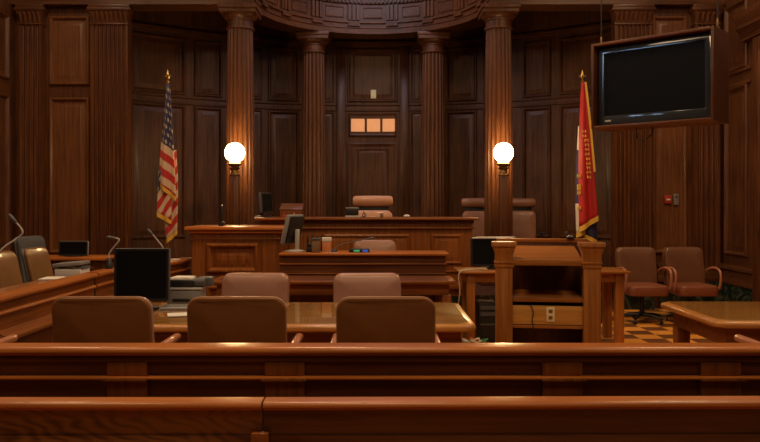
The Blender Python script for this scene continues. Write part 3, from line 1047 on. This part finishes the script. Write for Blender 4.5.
# ------------------------------------------------------------------ lectern
t = thing('lectern', 'wooden lectern with a sloped top and open shelves, in the well of the court', 'lectern', (1.28, 6.1, 0))
LX0, LX1, LY0, LY1 = .878, 1.668, 5.8, 6.42
for x0, x1 in ((LX0, LX0 + .13), (LX1 - .13, LX1)):
    q = MB(); q.box(x0, x1, LY0, LY0 + .11, 0, 1.032, .005); q.box(x0 + .04, x1 - .04, LY0 - .004, LY0 + .02, .1, .95, .003); po = q.build('post', 'oak_z', t)
    q = MB()
    ring_ = lambda e, z: [(x0 - e, LY0 - e, z), (x1 + e, LY0 - e, z), (x1 + e, LY0 + .11 + e, z), (x0 - e, LY0 + .11 + e, z)]
    q.loops([ring_(e, z) for e, z in ((.003, 1.03), (.008, 1.035), (.008, 1.05), (.003, 1.053), (.003, 1.062), (.010, 1.066), (.010, 1.078), (.004, 1.082), (.004, 1.14), (.010, 1.15), (.014, 1.17), (.02, 1.185), (.02, 1.195), (.03, 1.197), (.03, 1.228), (.027, 1.232))])
    q.build('post_cap', 'oak_z', po)
for x0, x1 in ((LX0 + .02, LX0 + .05), (LX1 - .05, LX1 - .02)):
    q = MB(); q.box(x0, x1, LY0 + .11, LY1, 0, 1.19, .004); q.build('side_panel', 'oak_z', t)
q = MB(); q.box(LX0 + .05, LX1 - .05, LY1 - .03, LY1, 0, 1.2, .004); q.build('back_panel', 'dark_z', t)  # darker wood paints in the shade behind the open shelves
q = MB(); q.box(LX0 + .02, LX1 - .02, LY1 - .04, LY1 + .01, 1.2, 1.235, .006); q.build('top_rail', 'hon_x', t)
q = MB()
q.loops([[(x, LY0 + .02, 1.055), (x, LY0 + .02, 1.085), (x, LY1 - .045, 1.175), (x, LY1 - .045, 1.145)] for x in (LX0 + .132, LX1 - .132)])
q.build('sloped_top', 'hon_x', t, smooth=0)
q = MB(); q.box(LX0 + .13, LX1 - .13, LY0 + .005, LY0 + .02, 1.05, 1.095, .004); q.build('front_lip', 'hon_x', t)
q = MB(); q.box(LX0 + .13, LX1 - .13, LY0 + .02, LY1 - .03, .765, .80, .004); q.build('shelf', 'hon_x', t)
q = MB(); q.box(LX0 + .13, LX1 - .13, LY0 + .03, LY0 + .055, .59, .735, .004); op = q.build('outlet_panel', 'oak_x', t)
q = MB(); q.box(LX0 + .13, LX1 - .13, LY0 + .02, LY1 - .03, .56, .585, .004); q.build('lower_shelf', 'hon_x', t)
q = MB(); q.box(1.263, 1.327, LY0 + .022, LY0 + .03, .612, .728, .004); pl = q.build('outlet_plate', 'cream', op)
for zz in (.645, .695):
    q = MB(); q.box(1.280, 1.310, LY0 + .018, LY0 + .023, zz - .014, zz + .014, .002); q.build('outlet_socket', 'brass', pl)
q = MB(); q.tube([(1.13, LY0 + .022, .75), (1.155, LY0 + .02, .72), (1.165, LY0 + .02, .67), (1.155, LY0 + .02, .64), (1.165, LY0 + .02, .56)], .004, 6, smooth_pts=5)
q.build('cable', 'black', t)
t.rotation_euler.z = math.radians(-7.5)
t.location.x += .048
t.scale.z = .987


def microphone(base, pts, label, r=.006, name='gooseneck_microphone', tall=0.0):
    t = thing(name, label, 'microphone', base)
    b = Vector(base)
    q = MB(); q.lathe(b, [(.035, 0), (.035, .012), (.02, .02 + tall), (.008, .03 + tall)], 18); q.build('base', 'black', t)
    q = MB(); q.tube([b + Vector((0, 0, .02 + tall))] + pts, r, 8, smooth_pts=5); q.build('gooseneck', 'dgrey' if r < .0055 else 'lgrey', t)
    d = (pts[-1] - pts[-2]).normalized()
    q = MB(); q.tube([pts[-1] - d * .01, pts[-1], pts[-1] + d * .05, pts[-1] + d * .07], [r, r * 2.2, r * 2.4, r * 1.2], 10); q.build('head', 'dgrey', t)


microphone((1.59, 6.35, 1.221), [Vector((1.59, 6.36, 1.245)), Vector((1.56, 6.32, 1.27)), Vector((1.54, 6.26, 1.272))], 'small black microphone on the lectern top rail', .0045, 'lectern_microphone')

# ------------------------------------------------------------------ small desk behind the lectern, with its things
t = thing('side_table', 'plain wooden table behind the lectern with a monitor on it', 'table', (1.8, 8.4, 0))
q = MB(); q.box(.84, 2.68, 8.1, 8.7, .765, .79, .008); q.build('table_top', 'hon_x', t)
q = MB(); q.box(.92, 2.62, 8.17, 8.19, .67, .765); q.box(.92, 2.62, 8.61, 8.63, .67, .765); q.box(.92, .94, 8.19, 8.61, .67, .765); q.box(2.60, 2.62, 8.19, 8.61, .67, .765); q.build('apron', 'hon_x', t)
for x in (.93, 2.53):
    for y in (8.15, 8.57):
        q = MB(); q.box(x, x + .09, y, y + .09, 0, .765, .005); q.build('leg', 'oak_z', t)


def monitor(x, y, z, w, h, lift, label, tilt=4, rz=0, mat='black', edge='dgrey', name='computer_monitor', rear=None):
    t = thing(name, label, 'monitor')
    q = MB(); q.lathe((0, .04, 0), [(.11, 0), (.11, .01), (.08, .018), (.03, .024)], 24); q.build('base', mat, t)
    q = MB(); q.box(-.025, .025, .05, .085, .015, lift + h * .5, .006); q.build('stand', mat, t)
    ra = Matrix.Rotation(math.radians(-tilt), 3, 'X')
    piv = (0, .02, lift + h / 2)
    q = MB(); q.box(-w / 2, w / 2, -.005, .035, lift, lift + h, .008, rot=ra, about=piv); q.build('casing', edge, t)
    q = MB(); q.panel(lambda s, zz, o: tuple(Vector(piv) + ra @ (Vector((s, -.0055 - o, zz)) - Vector(piv))), -w / 2 + .004, w / 2 - .004, lift + .004, lift + h - .004, [(0, 0), (0, .004), (.014, .004), (.016, .001)]); q.build('bezel', mat, t)
    q = MB(); q.box(-w / 2 + .02, w / 2 - .02, -.0078, -.006, lift + .02, lift + h - .02, rot=ra, about=piv); q.build('screen', 'screen', t)
    if rear:
        q = MB(); q.box(-w / 2 + .012, w / 2 - .012, .0352, .05, lift + .012, lift + h - .012, .004, rot=ra, about=piv); q.build('rear_cover', rear, t)
    t.location = (x, y, z)
    t.rotation_euler.z = math.radians(rz)
    return t


monitor(1.245, 8.42, .791, .48, .305, .03, 'black monitor under loose white papers on the table behind the lectern', edge='black')
q = MB(); q.box(1.03, 1.47, 8.40, 8.50, 1.131, 1.139); q.box(1.08, 1.5, 8.41, 8.51, 1.1395, 1.146, rot=('Z', .06))
tag(q.build('paper_sheet', 'white'), 'white papers lying on top of the monitor behind the lectern', 'paper')
q = MB()
for k in range(4):
    a = [(.9 + .015 * k + .16 * math.cos(u) * (1 - .1 * k) + .1, 8.2 + .035 * math.sin(u), .796 + .006 * k + .004 * math.sin(3 * u)) for u in [2 * PI * i / 24 for i in range(22)]]
    q.tube(a, .004, 6)
tag(q.build('coiled_cable', 'tanwire'), 'loose coil of tan cable on the table before the lectern-side monitor', 'cable')
q = MB(); q.tube([(.93, 8.16, .797), (.86, 8.08, .794), (.832, 8.06, .74), (.845, 8.05, .6), (.83, 8.05, .45), (.82, 8.06, .3), (.86, 8.08, .02), (.95, 8.0, .012)], .007, 8, smooth_pts=6)
tag(q.build('hanging_cable', 'tanwire'), 'pale cable hanging over the end of the table behind the lectern', 'cable')
t = thing('computer_tower', 'black computer tower on the floor under the table behind the lectern', 'computer', (1.18, 8.4, 0))
q = MB(); q.box(1.07, 1.27, 8.22, 8.55, .0, .44, .008); q.build('case', 'black', t)
for z0, z1 in ((.2, .215), (.3, .34), (.37, .41)):
    q = MB(); q.box(1.085, 1.255, 8.214, 8.22, z0, z1); q.build('drive_cover', 'dgrey', t)
t = thing('power_strip', 'pale power strip on the floor among cables beside the lectern', 'power strip', (.98, 7.55, 0))
q = MB(); q.box(.86, 1.1, 7.5, 7.56, 0, .04, .006); q.build('housing', 'lgrey', t)
for k in range(4):
    q = MB(); q.box(.89 + .05 * k, .92 + .05 * k, 7.515, 7.545, .04, .065 + .01 * (k % 2), .004); q.build('plug', 'black' if k % 2 else 'white', t)
for cm, sd, lb in (('tanwire', 1, 'tangled tan cable on the floor beside the lectern'), ('greenwire', 2, 'tangled green cable on the floor beside the lectern'), ('white', 3, 'tangled white cable on the floor beside the lectern'), ('orange', 4, 'tangled orange cable on the floor beside the lectern')):
    rr = random.Random(sd)
    pts = [(.97 + .15 * math.cos(2.4 * k + sd) * rr.uniform(.4, 1), 7.72 + .035 * sd + .09 * math.sin(1.7 * k), .03 + .055 * rr.random() + .05 * (k % 2)) for k in range(9)]
    q = MB(); q.tube(pts, .009, 6, smooth_pts=5); tag(q.build('floor_cable', cm), lb, 'cable')

# ------------------------------------------------------------------ things on the bench and the clerk desk
B = 1.35
monitor(-1.40, 9.4, B + .001, .34, .25, .05, 'black monitor turned sideways on the witness-stand end of the judges bench', rz=76)
t = thing('book_rest', 'low dark wooden book rest on the judges bench beside the turned monitor', 'book rest', (-1.08, 9.3, B))
q = MB(); q.loops([[(x, 9.2, B), (x, 9.2, B + .09), (x, 9.4, B + .16), (x, 9.4, B)] for x in (-1.21, -.95)]); q.build('body', 'dark_x', t, smooth=0)
q = MB(); q.box(-1.22, -.94, 9.19, 9.41, B + .12, B + .135, .004, rot=Matrix.Rotation(math.radians(19), 3, 'X')); q.build('lid', 'dark_x', t)
for x, c, lb in ((-1.15, 'red', 'small red stamp on the judges bench before the book rest'), (-1.03, 'orange', 'small orange stamp on the judges bench before the book rest')):
    t = thing('hand_stamp', lb, 'stamp', (x, 9.1, B))
    q = MB(); q.lathe((x, 9.1, B), [(.018, 0), (.018, .02), (.008, .03)], 14); q.build('foot', c, t)
    q = MB(); q.lathe((x, 9.1, B), [(.006, .03), (.008, .04), (.011, .05), (.006, .058)], 14); q.build('knob', c, t)
t = thing('bench_telephone', 'dark upright handset on the witness stand beside the globe lamp post', 'telephone', (-1.79, 8.6, 1.265))
q = MB(); q.box(-1.82, -1.76, 8.55, 8.65, 1.265, 1.31, .008); q.build('cradle', 'black', t)
q = MB(); q.box(-1.803, -1.777, 8.58, 8.62, 1.31, 1.5, .01); q.build('handset', 'black', t)
t = thing('desk_clock', 'small black box with a pale rim on the judges bench before the judge chair', 'clock', (-.335, 9.2, B))
q = MB(); q.box(-.42, -.25, 9.16, 9.24, B, B + .022, .004); q.build('base', 'lgrey', t)
q = MB(); q.box(-.41, -.26, 9.165, 9.235, B + .022, B + .105, .004); q.build('case', 'black', t)
q = MB(); q.box(-.415, -.255, 9.16, 9.24, B + .105, B + .122, .004); q.build('rim', 'grey', t)
t = thing('water_carafe', 'small dark wire stand on the judges bench in front of the peach chair', 'stand', (-.19, 9.15, B))
q = MB(); q.tube([(-.24, 9.15, B + .004), (-.19, 9.15, B + .004), (-.19, 9.15, B + .05), (-.2, 9.15, B + .075)], .005, 6); q.build('frame', 'black', t)
q = MB(); q.tube([(-.19 + .022 * math.cos(u), 9.15, B + .03 + .022 * math.sin(u)) for u in [2 * PI * i / 14 for i in range(15)]], .004, 6); q.build('hoop', 'black', t)
t.name = 'wire_stand'
q = MB(); q.box(.0, .04, 9.14, 9.16, B, B + .05, .003); tag(q.build('name_card', 'brownbox'), 'small brown card standing on the judges bench before the peach chair', 'card')
q = MB(); q.sphere((.32, 9.1, B + .018), .03, 14, 8, (1.3, 1, .6)); tag(q.build('paper_ball', 'white'), 'small crumpled white paper on the bare end of the judges bench', 'paper')

K = 1.01
mo = monitor(-.93, 7.98, K + .001, .36, .31, .08, 'grey-edged monitor seen nearly side-on at the end of the clerk desk', tilt=13, rz=-108, mat='lgrey', edge='grey', rear='black')
t = thing('desk_telephone', 'black desk telephone on the clerk desk beside the side-on monitor', 'telephone', (-.70, 7.95, K))
q = MB(); q.box(-.765, -.64, 7.88, 8.04, K, K + .05, .01); q.build('body', 'black', t)
q = MB(); q.box(-.76, -.715, 7.88, 8.04, K + .05, K + .095, .014); q.build('handset', 'black', t)
q = MB(); q.box(-.705, -.65, 7.88, 7.96, K + .05, K + .056); q.build('keypad', 'grey', t)
t = thing('file_holder', 'black upright file holder on the clerk desk behind the boxes', 'file holder', (-.7, 8.1, K))
q = MB(); q.box(-.79, -.60, 8.09, 8.17, K, K + .01); q.build('base', 'black', t)
for k in range(4):
    q = MB(); q.box(-.78 + .05 * k, -.765 + .05 * k, 8.09, 8.17, K + .01, K + .16 + .02 * (k % 2), .003); q.build('divider', 'black', t)
t = thing('small_box', 'brown card box on the clerk desk next to the telephone', 'box', (-.66, 7.83, K))
q = MB(); q.box(-.70, -.62, 7.79, 7.85, K, K + .13, .003); q.build('body', 'brownbox', t)
q = MB(); q.box(-.705, -.615, 7.785, 7.855, K + .13, K + .15, .003); q.build('lid', 'dgrey', t)
t = thing('small_box', 'orange box with a white lid on the clerk desk', 'box', (-.55, 7.85, K))
q = MB(); q.box(-.595, -.505, 7.81, 7.89, K, K + .115, .003); q.build('body', 'orange', t)
q = MB(); q.box(-.598, -.502, 7.807, 7.893, K + .115, K + .155, .003); q.build('lid', 'white', t)
q = MB(); q.box(-.58, -.46, 7.78, 7.80, K, K + .004); q.box(-.57, -.43, 7.775, 7.80, K + .004, K + .006); tag(q.build('paper_slip', 'white'), 'white paper slip on the clerk desk in front of the orange box', 'paper')
microphone((-.48, 7.99, K), [Vector((-.42, 8.0, K + .07)), Vector((-.25, 8.0, K + .11)), Vector((-.12, 8.0, K + .135))], 'thin gooseneck microphone leaning over the clerk desk', .0048)
t = thing('recorder', 'small recorder with green and blue displays on the clerk desk', 'recorder', (-.2, 7.9, K))
q = MB(); q.box(-.32, -.11, 7.83, 7.97, K, K + .035, .005); q.build('body', 'black', t)
q = MB(); q.box(-.27, -.21, 7.826, 7.83, K + .008, K + .028); q.build('green_display', 'green_led', t)
q = MB(); q.box(-.18, -.125, 7.826, 7.83, K + .008, K + .028); q.build('blue_display', 'blue_led', t)

# ------------------------------------------------------------------ things on the counsel table
T = .7565
monitor(-1.70, 5.42, T + .001, .395, .375, .058, 'large black desk monitor on the counsel table behind the first brown chair', tilt=2, edge='dgrey')
t = thing('keyboard', 'pale keyboard on the counsel table beside the foot of the black monitor', 'keyboard', (-1.42, 5.5, T))
q = MB(); q.box(-1.57, -1.28, 5.40, 5.54, T, T + .018, .005); q.build('body', 'lgrey', t)
q = MB()
for i in range(9):
    for j in range(4):
        q.box(-1.56 + .03 * i, -1.536 + .03 * i, 5.412 + .03 * j, 5.436 + .03 * j, T + .018, T + .024)
q.build('keypad', 'grey', t, smooth=0)
t = thing('document_scanner', 'bulky grey machine on the counsel table beside the black monitor', 'machine', (-1.45, 5.7, T))
q = MB(); q.box(-1.58, -1.33, 5.61, 5.83, T, T + .118, .02); q.build('body', 'grey', t)
q = MB(); q.box(-1.585, -1.315, 5.605, 5.835, T + .118, T + .132, .005); q.build('lid', 'lgrey', t)
q = MB(); q.box(-1.53, -1.40, 5.604, 5.61, T + .03, T + .05, .002); q.build('slot', 'black', t)
T2 = T + .1325
t = thing('printer', 'dark portable printer stacked on the bulky grey machine', 'printer', (-1.42, 5.7, T2))
q = MB(); q.box(-1.57, -1.375, 5.62, 5.81, T2, T2 + .055, .012); q.build('body', 'black', t)
q = MB()
q.loops([[(x, 5.655 + .034 * math.cos(2 * PI * k / 14), T2 + .036 + .034 * math.sin(2 * PI * k / 14)) for k in range(14)] for x in (-1.374, -1.30)]); q.build('roller', 'dgrey', t)
q = MB(); q.box(-1.37, -1.265, 5.695, 5.81, T2, T2 + .068, .01); q.build('side_unit', 'dgrey', t)
q = MB(); q.box(-1.565, -1.40, 5.63, 5.80, T2 + .0555, T2 + .066, rot=('Z', .05)); q.box(-1.55, -1.41, 5.64, 5.79, T2 + .0662, T2 + .073, rot=('Z', -.12))
tag(q.build('paper_sheet', 'white'), 'white sheets lying on the dark printer on the counsel table', 'paper')
q = MB(); q.box(-1.44, -1.27, 5.08, 5.24, T, T + .003, rot=('Z', .3)); tag(q.build('paper_sheet', 'white'), 'single white sheet on the glass of the counsel table between the first two near chairs', 'paper')

# ------------------------------------------------------------------ jury box


def jury_profile(face=True):
    return [(-.065, .862), (-.065, .894), (-.058, .902), (.045, .902), (.062, .894), (.068, .88), (.062, .862)], \
           [(-.03, 0), (-.03, .862), (.03, .862), (.03, 0)], \
           [(.03, .765), (.03, .795), (.045, .792), (.052, .78), (.045, .768)], \
           [(.03, .60), (.03, .665), (.06, .662), (.085, .645), (.125, .64), (.13, .63), (.125, .61), (.11, .6)], \
           [(.03, 0), (.03, .6), (.07, .59), (.07, 0)]


def jury_rail(path, label, extra=None):
    t = thing('jury_rail', label, 'railing', (path[0][0], path[0][1], 0), 'jury box railing')
    c, b, mo_, le, lo = jury_profile()
    for nm, pr, mt in (('cap_rail', c, 'cap_y'), ('body', b, 'fur_y'), ('upper_moulding', mo_, 'cap_y'), ('ledge', le, 'fur_y'), ('lower_board', lo, 'dark_z')):
        q = MB(); q.sweep(path, pr); q.build(nm, mt, t, smooth=30)
    return t


jx = -2.55
r1 = jury_rail([(jx, 4.97), (jx, 6.70)], 'straight jury box railing running back from the photo edge')
q = MB(); q.box(jx - .36, jx - .066, 4.97, 6.70, .84, .862, .004); q.build('shelf', 'fur_y', r1)
pts = [(jx, 6.735)] + [(v.x, v.y) for v in spline([Vector((jx, 7.0, 0)), Vector((-2.5, 7.3, 0)), Vector((-2.40, 7.6, 0)), Vector((-2.285, 7.95, 0)), Vector((-2.22, 8.32, 0)), Vector((-2.205, 8.7, 0))], 4)]
r2 = jury_rail(pts, 'curved end of the jury box railing leading to the witness stand')
q = MB(); q.box(jx - .36, jx - .066, 6.735, 7.1, .84, .862, .004); q.build('shelf', 'fur_y', r2)
q = MB(); q.box(jx - .025, jx + .034, 6.703, 6.732, 0, .88); tag(q.build('gate_post', 'black'), 'thin dark post in the gap between the two jury railings', 'post')

t = thing('file_box', 'dark-lidded box of pale papers on the jury shelf below the low monitor', 'box', (-2.75, 6.85, .862))
q = MB(); q.box(-2.89, -2.66, 6.75, 6.97, .863, .93, .004); q.build('papers', 'white', t)
q = MB(); q.box(-2.91, -2.66, 6.74, 6.98, .955, .985, .004, rot=('Y', -.08)); q.build('lid', 'grey', t)
q = MB(); q.box(-2.915, -2.86, 6.76, 6.96, .9305, .955, .002); q.box(-2.72, -2.65, 6.76, 6.96, .9305, .95, .002); q.build('spacer', 'dgrey', t)
q = MB(); q.box(-2.9, -2.74, 6.42, 6.66, .863, .874, rot=('Z', .1)); tag(q.build('notepad', 'white'), 'white notepad on the jury shelf in front of the jury chairs', 'notepad')

t = thing('side_desk', 'narrow wooden desk behind the jury chairs carrying a low monitor', 'desk', (-3.5, 8.85, 0))
q = MB(); q.box(-4.2, -3.11, 8.6, 9.1, .87, .905, .01); q.build('top', 'cap_x', t)
q = MB(); q.box(-4.16, -3.15, 8.64, 9.06, 0, .87); q.build('body', 'dark_z', t, smooth=0)
q = MB(); front_panel(q, -3.65, -3.25, 8.64, .2, .8); q.build('raised_panel', 'dark_z', t)
t = monitor(-3.55, 8.8, .906, .34, .17, -.045 + .05, 'low black monitor on the narrow desk behind the jury chairs', edge='grey', tilt=6)

microphone((jx + .0, 5.0, .902), [P(-6, 262, 5.02), P(3, 248, 5.05), P(16, 239, 5.1), P(22.5, 233, 5.1), P(20, 227, 5.1), P(15.5, 222, 5.1)], 'bent gooseneck microphone over the jury railing at the photo edge', .0058)
microphone((-2.545, 7.14, .902), [P(109, 254, 7.14), P(113, 248, 7.14), P(119, 240.5, 7.14), P(117.5, 238.5, 7.14), P(114, 238, 7.14)], 'gooseneck microphone on the jury railing next to the black counsel monitor', .0068, tall=.07)
microphone((-2.272, 8.05, .902), [P(163, 248, 8.05), P(158, 241, 8.05), P(154, 236, 8.05), P(152, 234, 8.05)], 'gooseneck microphone at the curved railing under the US flag', .0068)
q = MB(); q.box(-2.29, -2.18, 8.20, 8.28, .903, .915, rot=('Z', 1.2)); tag(q.build('paper_slip', 'white'), 'folded white paper on the end of the curved jury railing', 'paper')

# ------------------------------------------------------------------ flags


def pole(t, x, y, z0, z1):
    q = MB(); q.lathe((x, y, z0), [(.16, 0), (.16, .03), (.1, .05), (.035, .08), (.03, .14)], 28); q.build('stand', 'bronze', t)
    q = MB(); q.lathe((x, y, z0), [(.014, .1), (.014, z1 - z0 - .14)], 12); q.build('pole', 'fur_z', t)
    q = MB(); q.lathe((x, y, z1 - .16), [(.012, 0), (.024, .01), (.024, .02), (.01, .03), (.012, .05), (.03, .07), (.012, .085), (.022, .1), (.014, .13), (.002, .17)], 14)
    q.box(x - .045, x + .045, y - .008, y + .008, z1 - .088, z1 - .072, .004); q.build('finial', 'brass', t)


def fold(t, rows, y, mat, name, k, v0, x0, amp=.03, waves=2.0, ph=0.0, n=18, vscale=1.0, hem=None, thick=.012):
    """rows: (z, x left, x right) top to bottom; v of the UV runs down the cloth with a slope k across it"""
    bm = bmesh.new()
    uvl = bm.loops.layers.uv.new('UVMap')
    ztop = rows[0][0]
    R = []
    fine = []
    for (z0, a0, b0), (z1, a1, b1) in zip(rows, rows[1:]):
        for j in range(6):
            f = j / 6
            fine.append((z0 + (z1 - z0) * f, a0 + (a1 - a0) * f, b0 + (b1 - b0) * f))
    fine.append(rows[-1])
    sl = hem or 0.0
    for i, (z, a, b) in enumerate(fine):
        g = i / (len(fine) - 1)
        line = []
        for j in range(n + 1):
            u = j / n
            x = a + (b - a) * u
            zz = z - sl * (u - .5) * (b - a) * g
            d = amp * (.25 + .75 * g) * math.sin(2 * PI * (waves * u + ph) + g * 1.3) + .02 * (2 * u - 1) ** 2
            line.append((bm.verts.new((x, y + d, zz)), (x - x0 + j * .012, ((ztop - zz) - k * (x - x0) - v0) * vscale)))
        R.append(line)
    for A_, B_ in zip(R, R[1:]):
        for j in range(n):
            vs = (A_[j], B_[j], B_[j + 1], A_[j + 1])
            f = bm.faces.new([v for v, _ in vs])
            for lp, (_, uv) in zip(f.loops, vs):
                lp[uvl].uv = uv
    bm.normal_update()
    hemline = [v.co.copy() for v, _ in R[-1]]
    left = [r[0][0].co.copy() for r in R]
    right = [r[-1][0].co.copy() for r in R]
    me = bpy.data.meshes.new(name)
    bmesh.ops.translate(bm, verts=bm.verts, vec=-t.location)
    bm.to_mesh(me); bm.free()
    for p_ in me.polygons:
        p_.use_smooth = True
    me.materials.append(M[mat])
    o = bpy.data.objects.new(name, me); COL.objects.link(o); o.parent = t
    sd = o.modifiers.new('cloth', 'SOLIDIFY'); sd.thickness = thick; sd.offset = 0
    return o, hemline, left, right


def fringe(o, line, drop=.05):
    q = MB()
    q.loops([[(p.x, p.y - .012, p.z + .012), (p.x, p.y + .012, p.z + .012), (p.x, p.y + .01, p.z - drop), (p.x, p.y - .01, p.z - drop)] for p in line])
    q.build('fringe', 'gold', o)


def side_fringe(o, line, dx=.03):
    q = MB()
    q.loops([[(p.x - dx * .3, p.y - .014, p.z), (p.x + dx, p.y - .014, p.z), (p.x + dx, p.y + .008, p.z), (p.x - dx * .3, p.y + .008, p.z)] for p in line])
    q.build('fringe', 'gold', o)


D = 10.0
FX = (167 - 380) * D / 760
t = thing('us_flag', 'gold-fringed US flag draped on a pole beside the witness stand', 'flag', (FX, D + .03, DZ))
pole(t, FX, D + .03, DZ, 1.5 + 135 * D / 760)


def rowpx(lst, d):
    return [(1.5 + (205 - y) * d / 760, (a - 380) * d / 760, (b - 380) * d / 760) for y, a, b in lst]


o, h, l, r = fold(t, rowpx([(84, 166, 169.5), (105, 164.5, 171), (125, 163, 172), (145, 160.5, 173.5), (165, 159, 175), (190, 158, 176)], D - .06), D - .06, 'usflag', 'front_fold', .75, .80, FX, amp=.03, waves=1.6, hem=.85)
fringe(o, h, .045)
o, h, l, r = fold(t, rowpx([(150, 164, 176), (180, 163, 177.5), (205, 164, 178), (236, 166, 177)], D + .0), D + .0, 'usflag', 'rear_fold', -1.3, .05, FX, amp=.02, waves=1.3, ph=.3, hem=-.9)
fringe(o, h, .045)
o, h, l, r = fold(t, rowpx([(170, 158.5, 170), (195, 157.5, 171), (217, 157, 171)], D - .03), D - .03, 'usflag', 'middle_fold', -1.6, .13, FX, amp=.02, waves=1.2, ph=.6, hem=.55)
fringe(o, h, .045)

D = 10.3
FX = (583 - 380) * D / 760
t = thing('red_flag', 'gold-fringed red flag with gold lettering draped on a pole behind the lectern', 'flag', (FX, D + .03, DZ))
pole(t, FX, D + .03, DZ, 1.5 + 135 * D / 760)
o, h, l, r = fold(t, rowpx([(82, 582, 585), (100, 581, 587), (130, 580, 590), (160, 579.5, 592.5), (190, 579.5, 595), (222, 580, 598)], D - .08), D - .08, 'redcloth', 'red_fold', 0, 0, FX, amp=.03, waves=1.4, ph=.2, hem=-.65)
fringe(o, h, .06)
side_fringe(o, r[:22], .022)
# gold lettering down the fold: strokes following the cloth
q = MB()
rr = random.Random(5)
for k in range(11):
    py = 131 + k * 4.6
    cxp = 586.0 + (k / 10) * 3.2 - (2.0 if k < 2 else 0)
    dd = D - .125
    for sgm in range(3):
        a = P(cxp - 1.5 + 1.5 * sgm, py - 1.3, dd); b = P(cxp - 1.5 + 1.5 * sgm + rr.uniform(-.6, .6), py + 1.5, dd)
        if sgm == 1:
            a, b = P(cxp - 1.5, py + rr.uniform(-1.2, 1.2), dd), P(cxp + 1.5, py + rr.uniform(-1.2, 1.2), dd)
        q.tube([a, b], .006, 5)
q.build('gold_lettering', 'gold', o)
o, h, l, r = fold(t, rowpx([(126, 578.5, 583), (150, 577.5, 582), (180, 576.5, 582), (205, 576, 583), (232, 577, 586)], D - .03), D - .03, 'bands', 'banded_fold', 0, 0, FX, amp=.012, waves=1.0, vscale=1 / 1.45, hem=-.5)
fringe(o, h, .05)
q = MB()
for py in (176, 186, 189, 193, 208):
    q.box(*[v for c in ((P(577.5, py + 1.6, D - .08), P(580.5, py - 1.6, D - .05)),) for v in (c[0].x, c[1].x, c[0].y, c[1].y, c[0].z, c[1].z)], .003)
q.build('gold_emblem', 'gold', o)
o, h, l, r = fold(t, rowpx([(205, 584, 597), (225, 583.5, 597), (238, 585, 597.5)], D + .0), D + .0, 'bluecloth', 'navy_fold', 0, 0, FX, amp=.015, waves=1.0, hem=.5)
fringe(o, h, .05)

# ------------------------------------------------------------------ hanging television
rzt = math.atan2(-.675, .738)
t = thing('tv_cabinet', 'open-fronted reddish wooden cabinet hung from the ceiling around the television', 'cabinet')
W2, Hh, Dp = .48, .685, .33
bt = .022
q = MB(); q.box(-W2, -W2 + bt, 0, Dp, 0, Hh, .003); q.build('side_panel', 'col', t)
q = MB(); q.box(W2 - bt, W2, 0, Dp, 0, Hh, .003); q.build('side_panel', 'col', t)
q = MB(); q.box(-W2 + bt, W2 - bt, 0, Dp, 0, bt, .003); q.build('bottom_panel', 'dark_x', t)
q = MB(); q.box(-W2 + bt, W2 - bt, 0, Dp, Hh - bt, Hh, .003); q.build('top_panel', 'dark_x', t)
q = MB(); q.box(-W2 + bt, W2 - bt, Dp - .015, Dp, bt, Hh - bt); q.build('back_panel', 'dark_x', t)
for x in (-W2 + .02, W2 - .02):
    q = MB(); q.tube([(x, .14, Hh - .005), (x, .14, ZC - 2.115)], .005, 8); rd = q.build('hanging_rod', 'black', t)
    q = MB(); q.lathe((x, .14, Hh), [(.014, 0), (.014, .008), (.008, .015), (.010, .04), (.008, .07), (.006, .08)], 12); q.build('turnbuckle', 'bronze', rd)
q = MB(); q.tube([(-.06, .2, .0), (-.05, .18, -.05), (-.1, .16, -.1), (-.16, .16, -.09), (-.18, .18, -.04), (-.2, .22, .0)], .006, 6, smooth_pts=5); q.build('cable', 'dgrey', t)
t.location = (2.062, 5.825, 2.115)
t.rotation_euler.z = rzt
t = thing('television', 'flat dark television in a glossy grey bezel inside the hanging cabinet', 'television')
a0, a1, b0, b1 = -W2 + bt + .012, W2 - bt - .012, bt + .004, Hh - bt - .01
q = MB(); q.box(a0, a1, .075, .16, b0, b1, .008); q.build('casing', 'black', t)
q = MB()
q.panel(lambda s, z, h: (s, .075 - h, z), a0, a1, b0, b1, [(0, 0), (.004, .014), (.010, .018), (.048, .018), (.054, .004)]); q.build('bezel', 'bezel', t)
q = MB(); q.box(a0 + .054, a1 - .054, .066, .0705, b0 + .075, b1 - .054); q.build('screen', 'screen', t)
q = MB(); q.box(a0 + .04, a1 - .04, .054, .072, b0 + .012, b0 + .075, .004); sp_ = q.build('speaker_bar', 'bezel', t)
q = MB(); q.box(a0 + .06, a0 + .11, .0525, .0545, b0 + .028, b0 + .042); q.build('logo', 'lgrey', sp_)
t.location = (2.062, 5.825, 2.115)
t.rotation_euler.z = rzt

# ------------------------------------------------------------------ wall fittings
t = thing('fire_alarm', 'small red fire alarm box on the panel behind the visitor chairs', 'alarm', (4.17, YF, 1.57))
q = MB(); q.box(4.115, 4.225, YF - .065, YF - .022, 1.52, 1.64, .008); q.build('body', 'red', t)
q = MB(); q.box(4.14, 4.2, YF - .072, YF - .065, 1.565, 1.59, .003); q.build('handle', 'white', t)
t = thing('wall_intercom', 'small grey box on the panel right beside the red fire alarm', 'wall box', (4.29, YF, 1.57))
q = MB(); q.box(4.25, 4.32, YF - .06, YF - .022, 1.50, 1.66, .006); q.build('body', 'grey', t)
q = MB(); q.box(4.265, 4.305, YF - .066, YF - .06, 1.6, 1.64, .002); q.build('cover', 'dgrey', t)
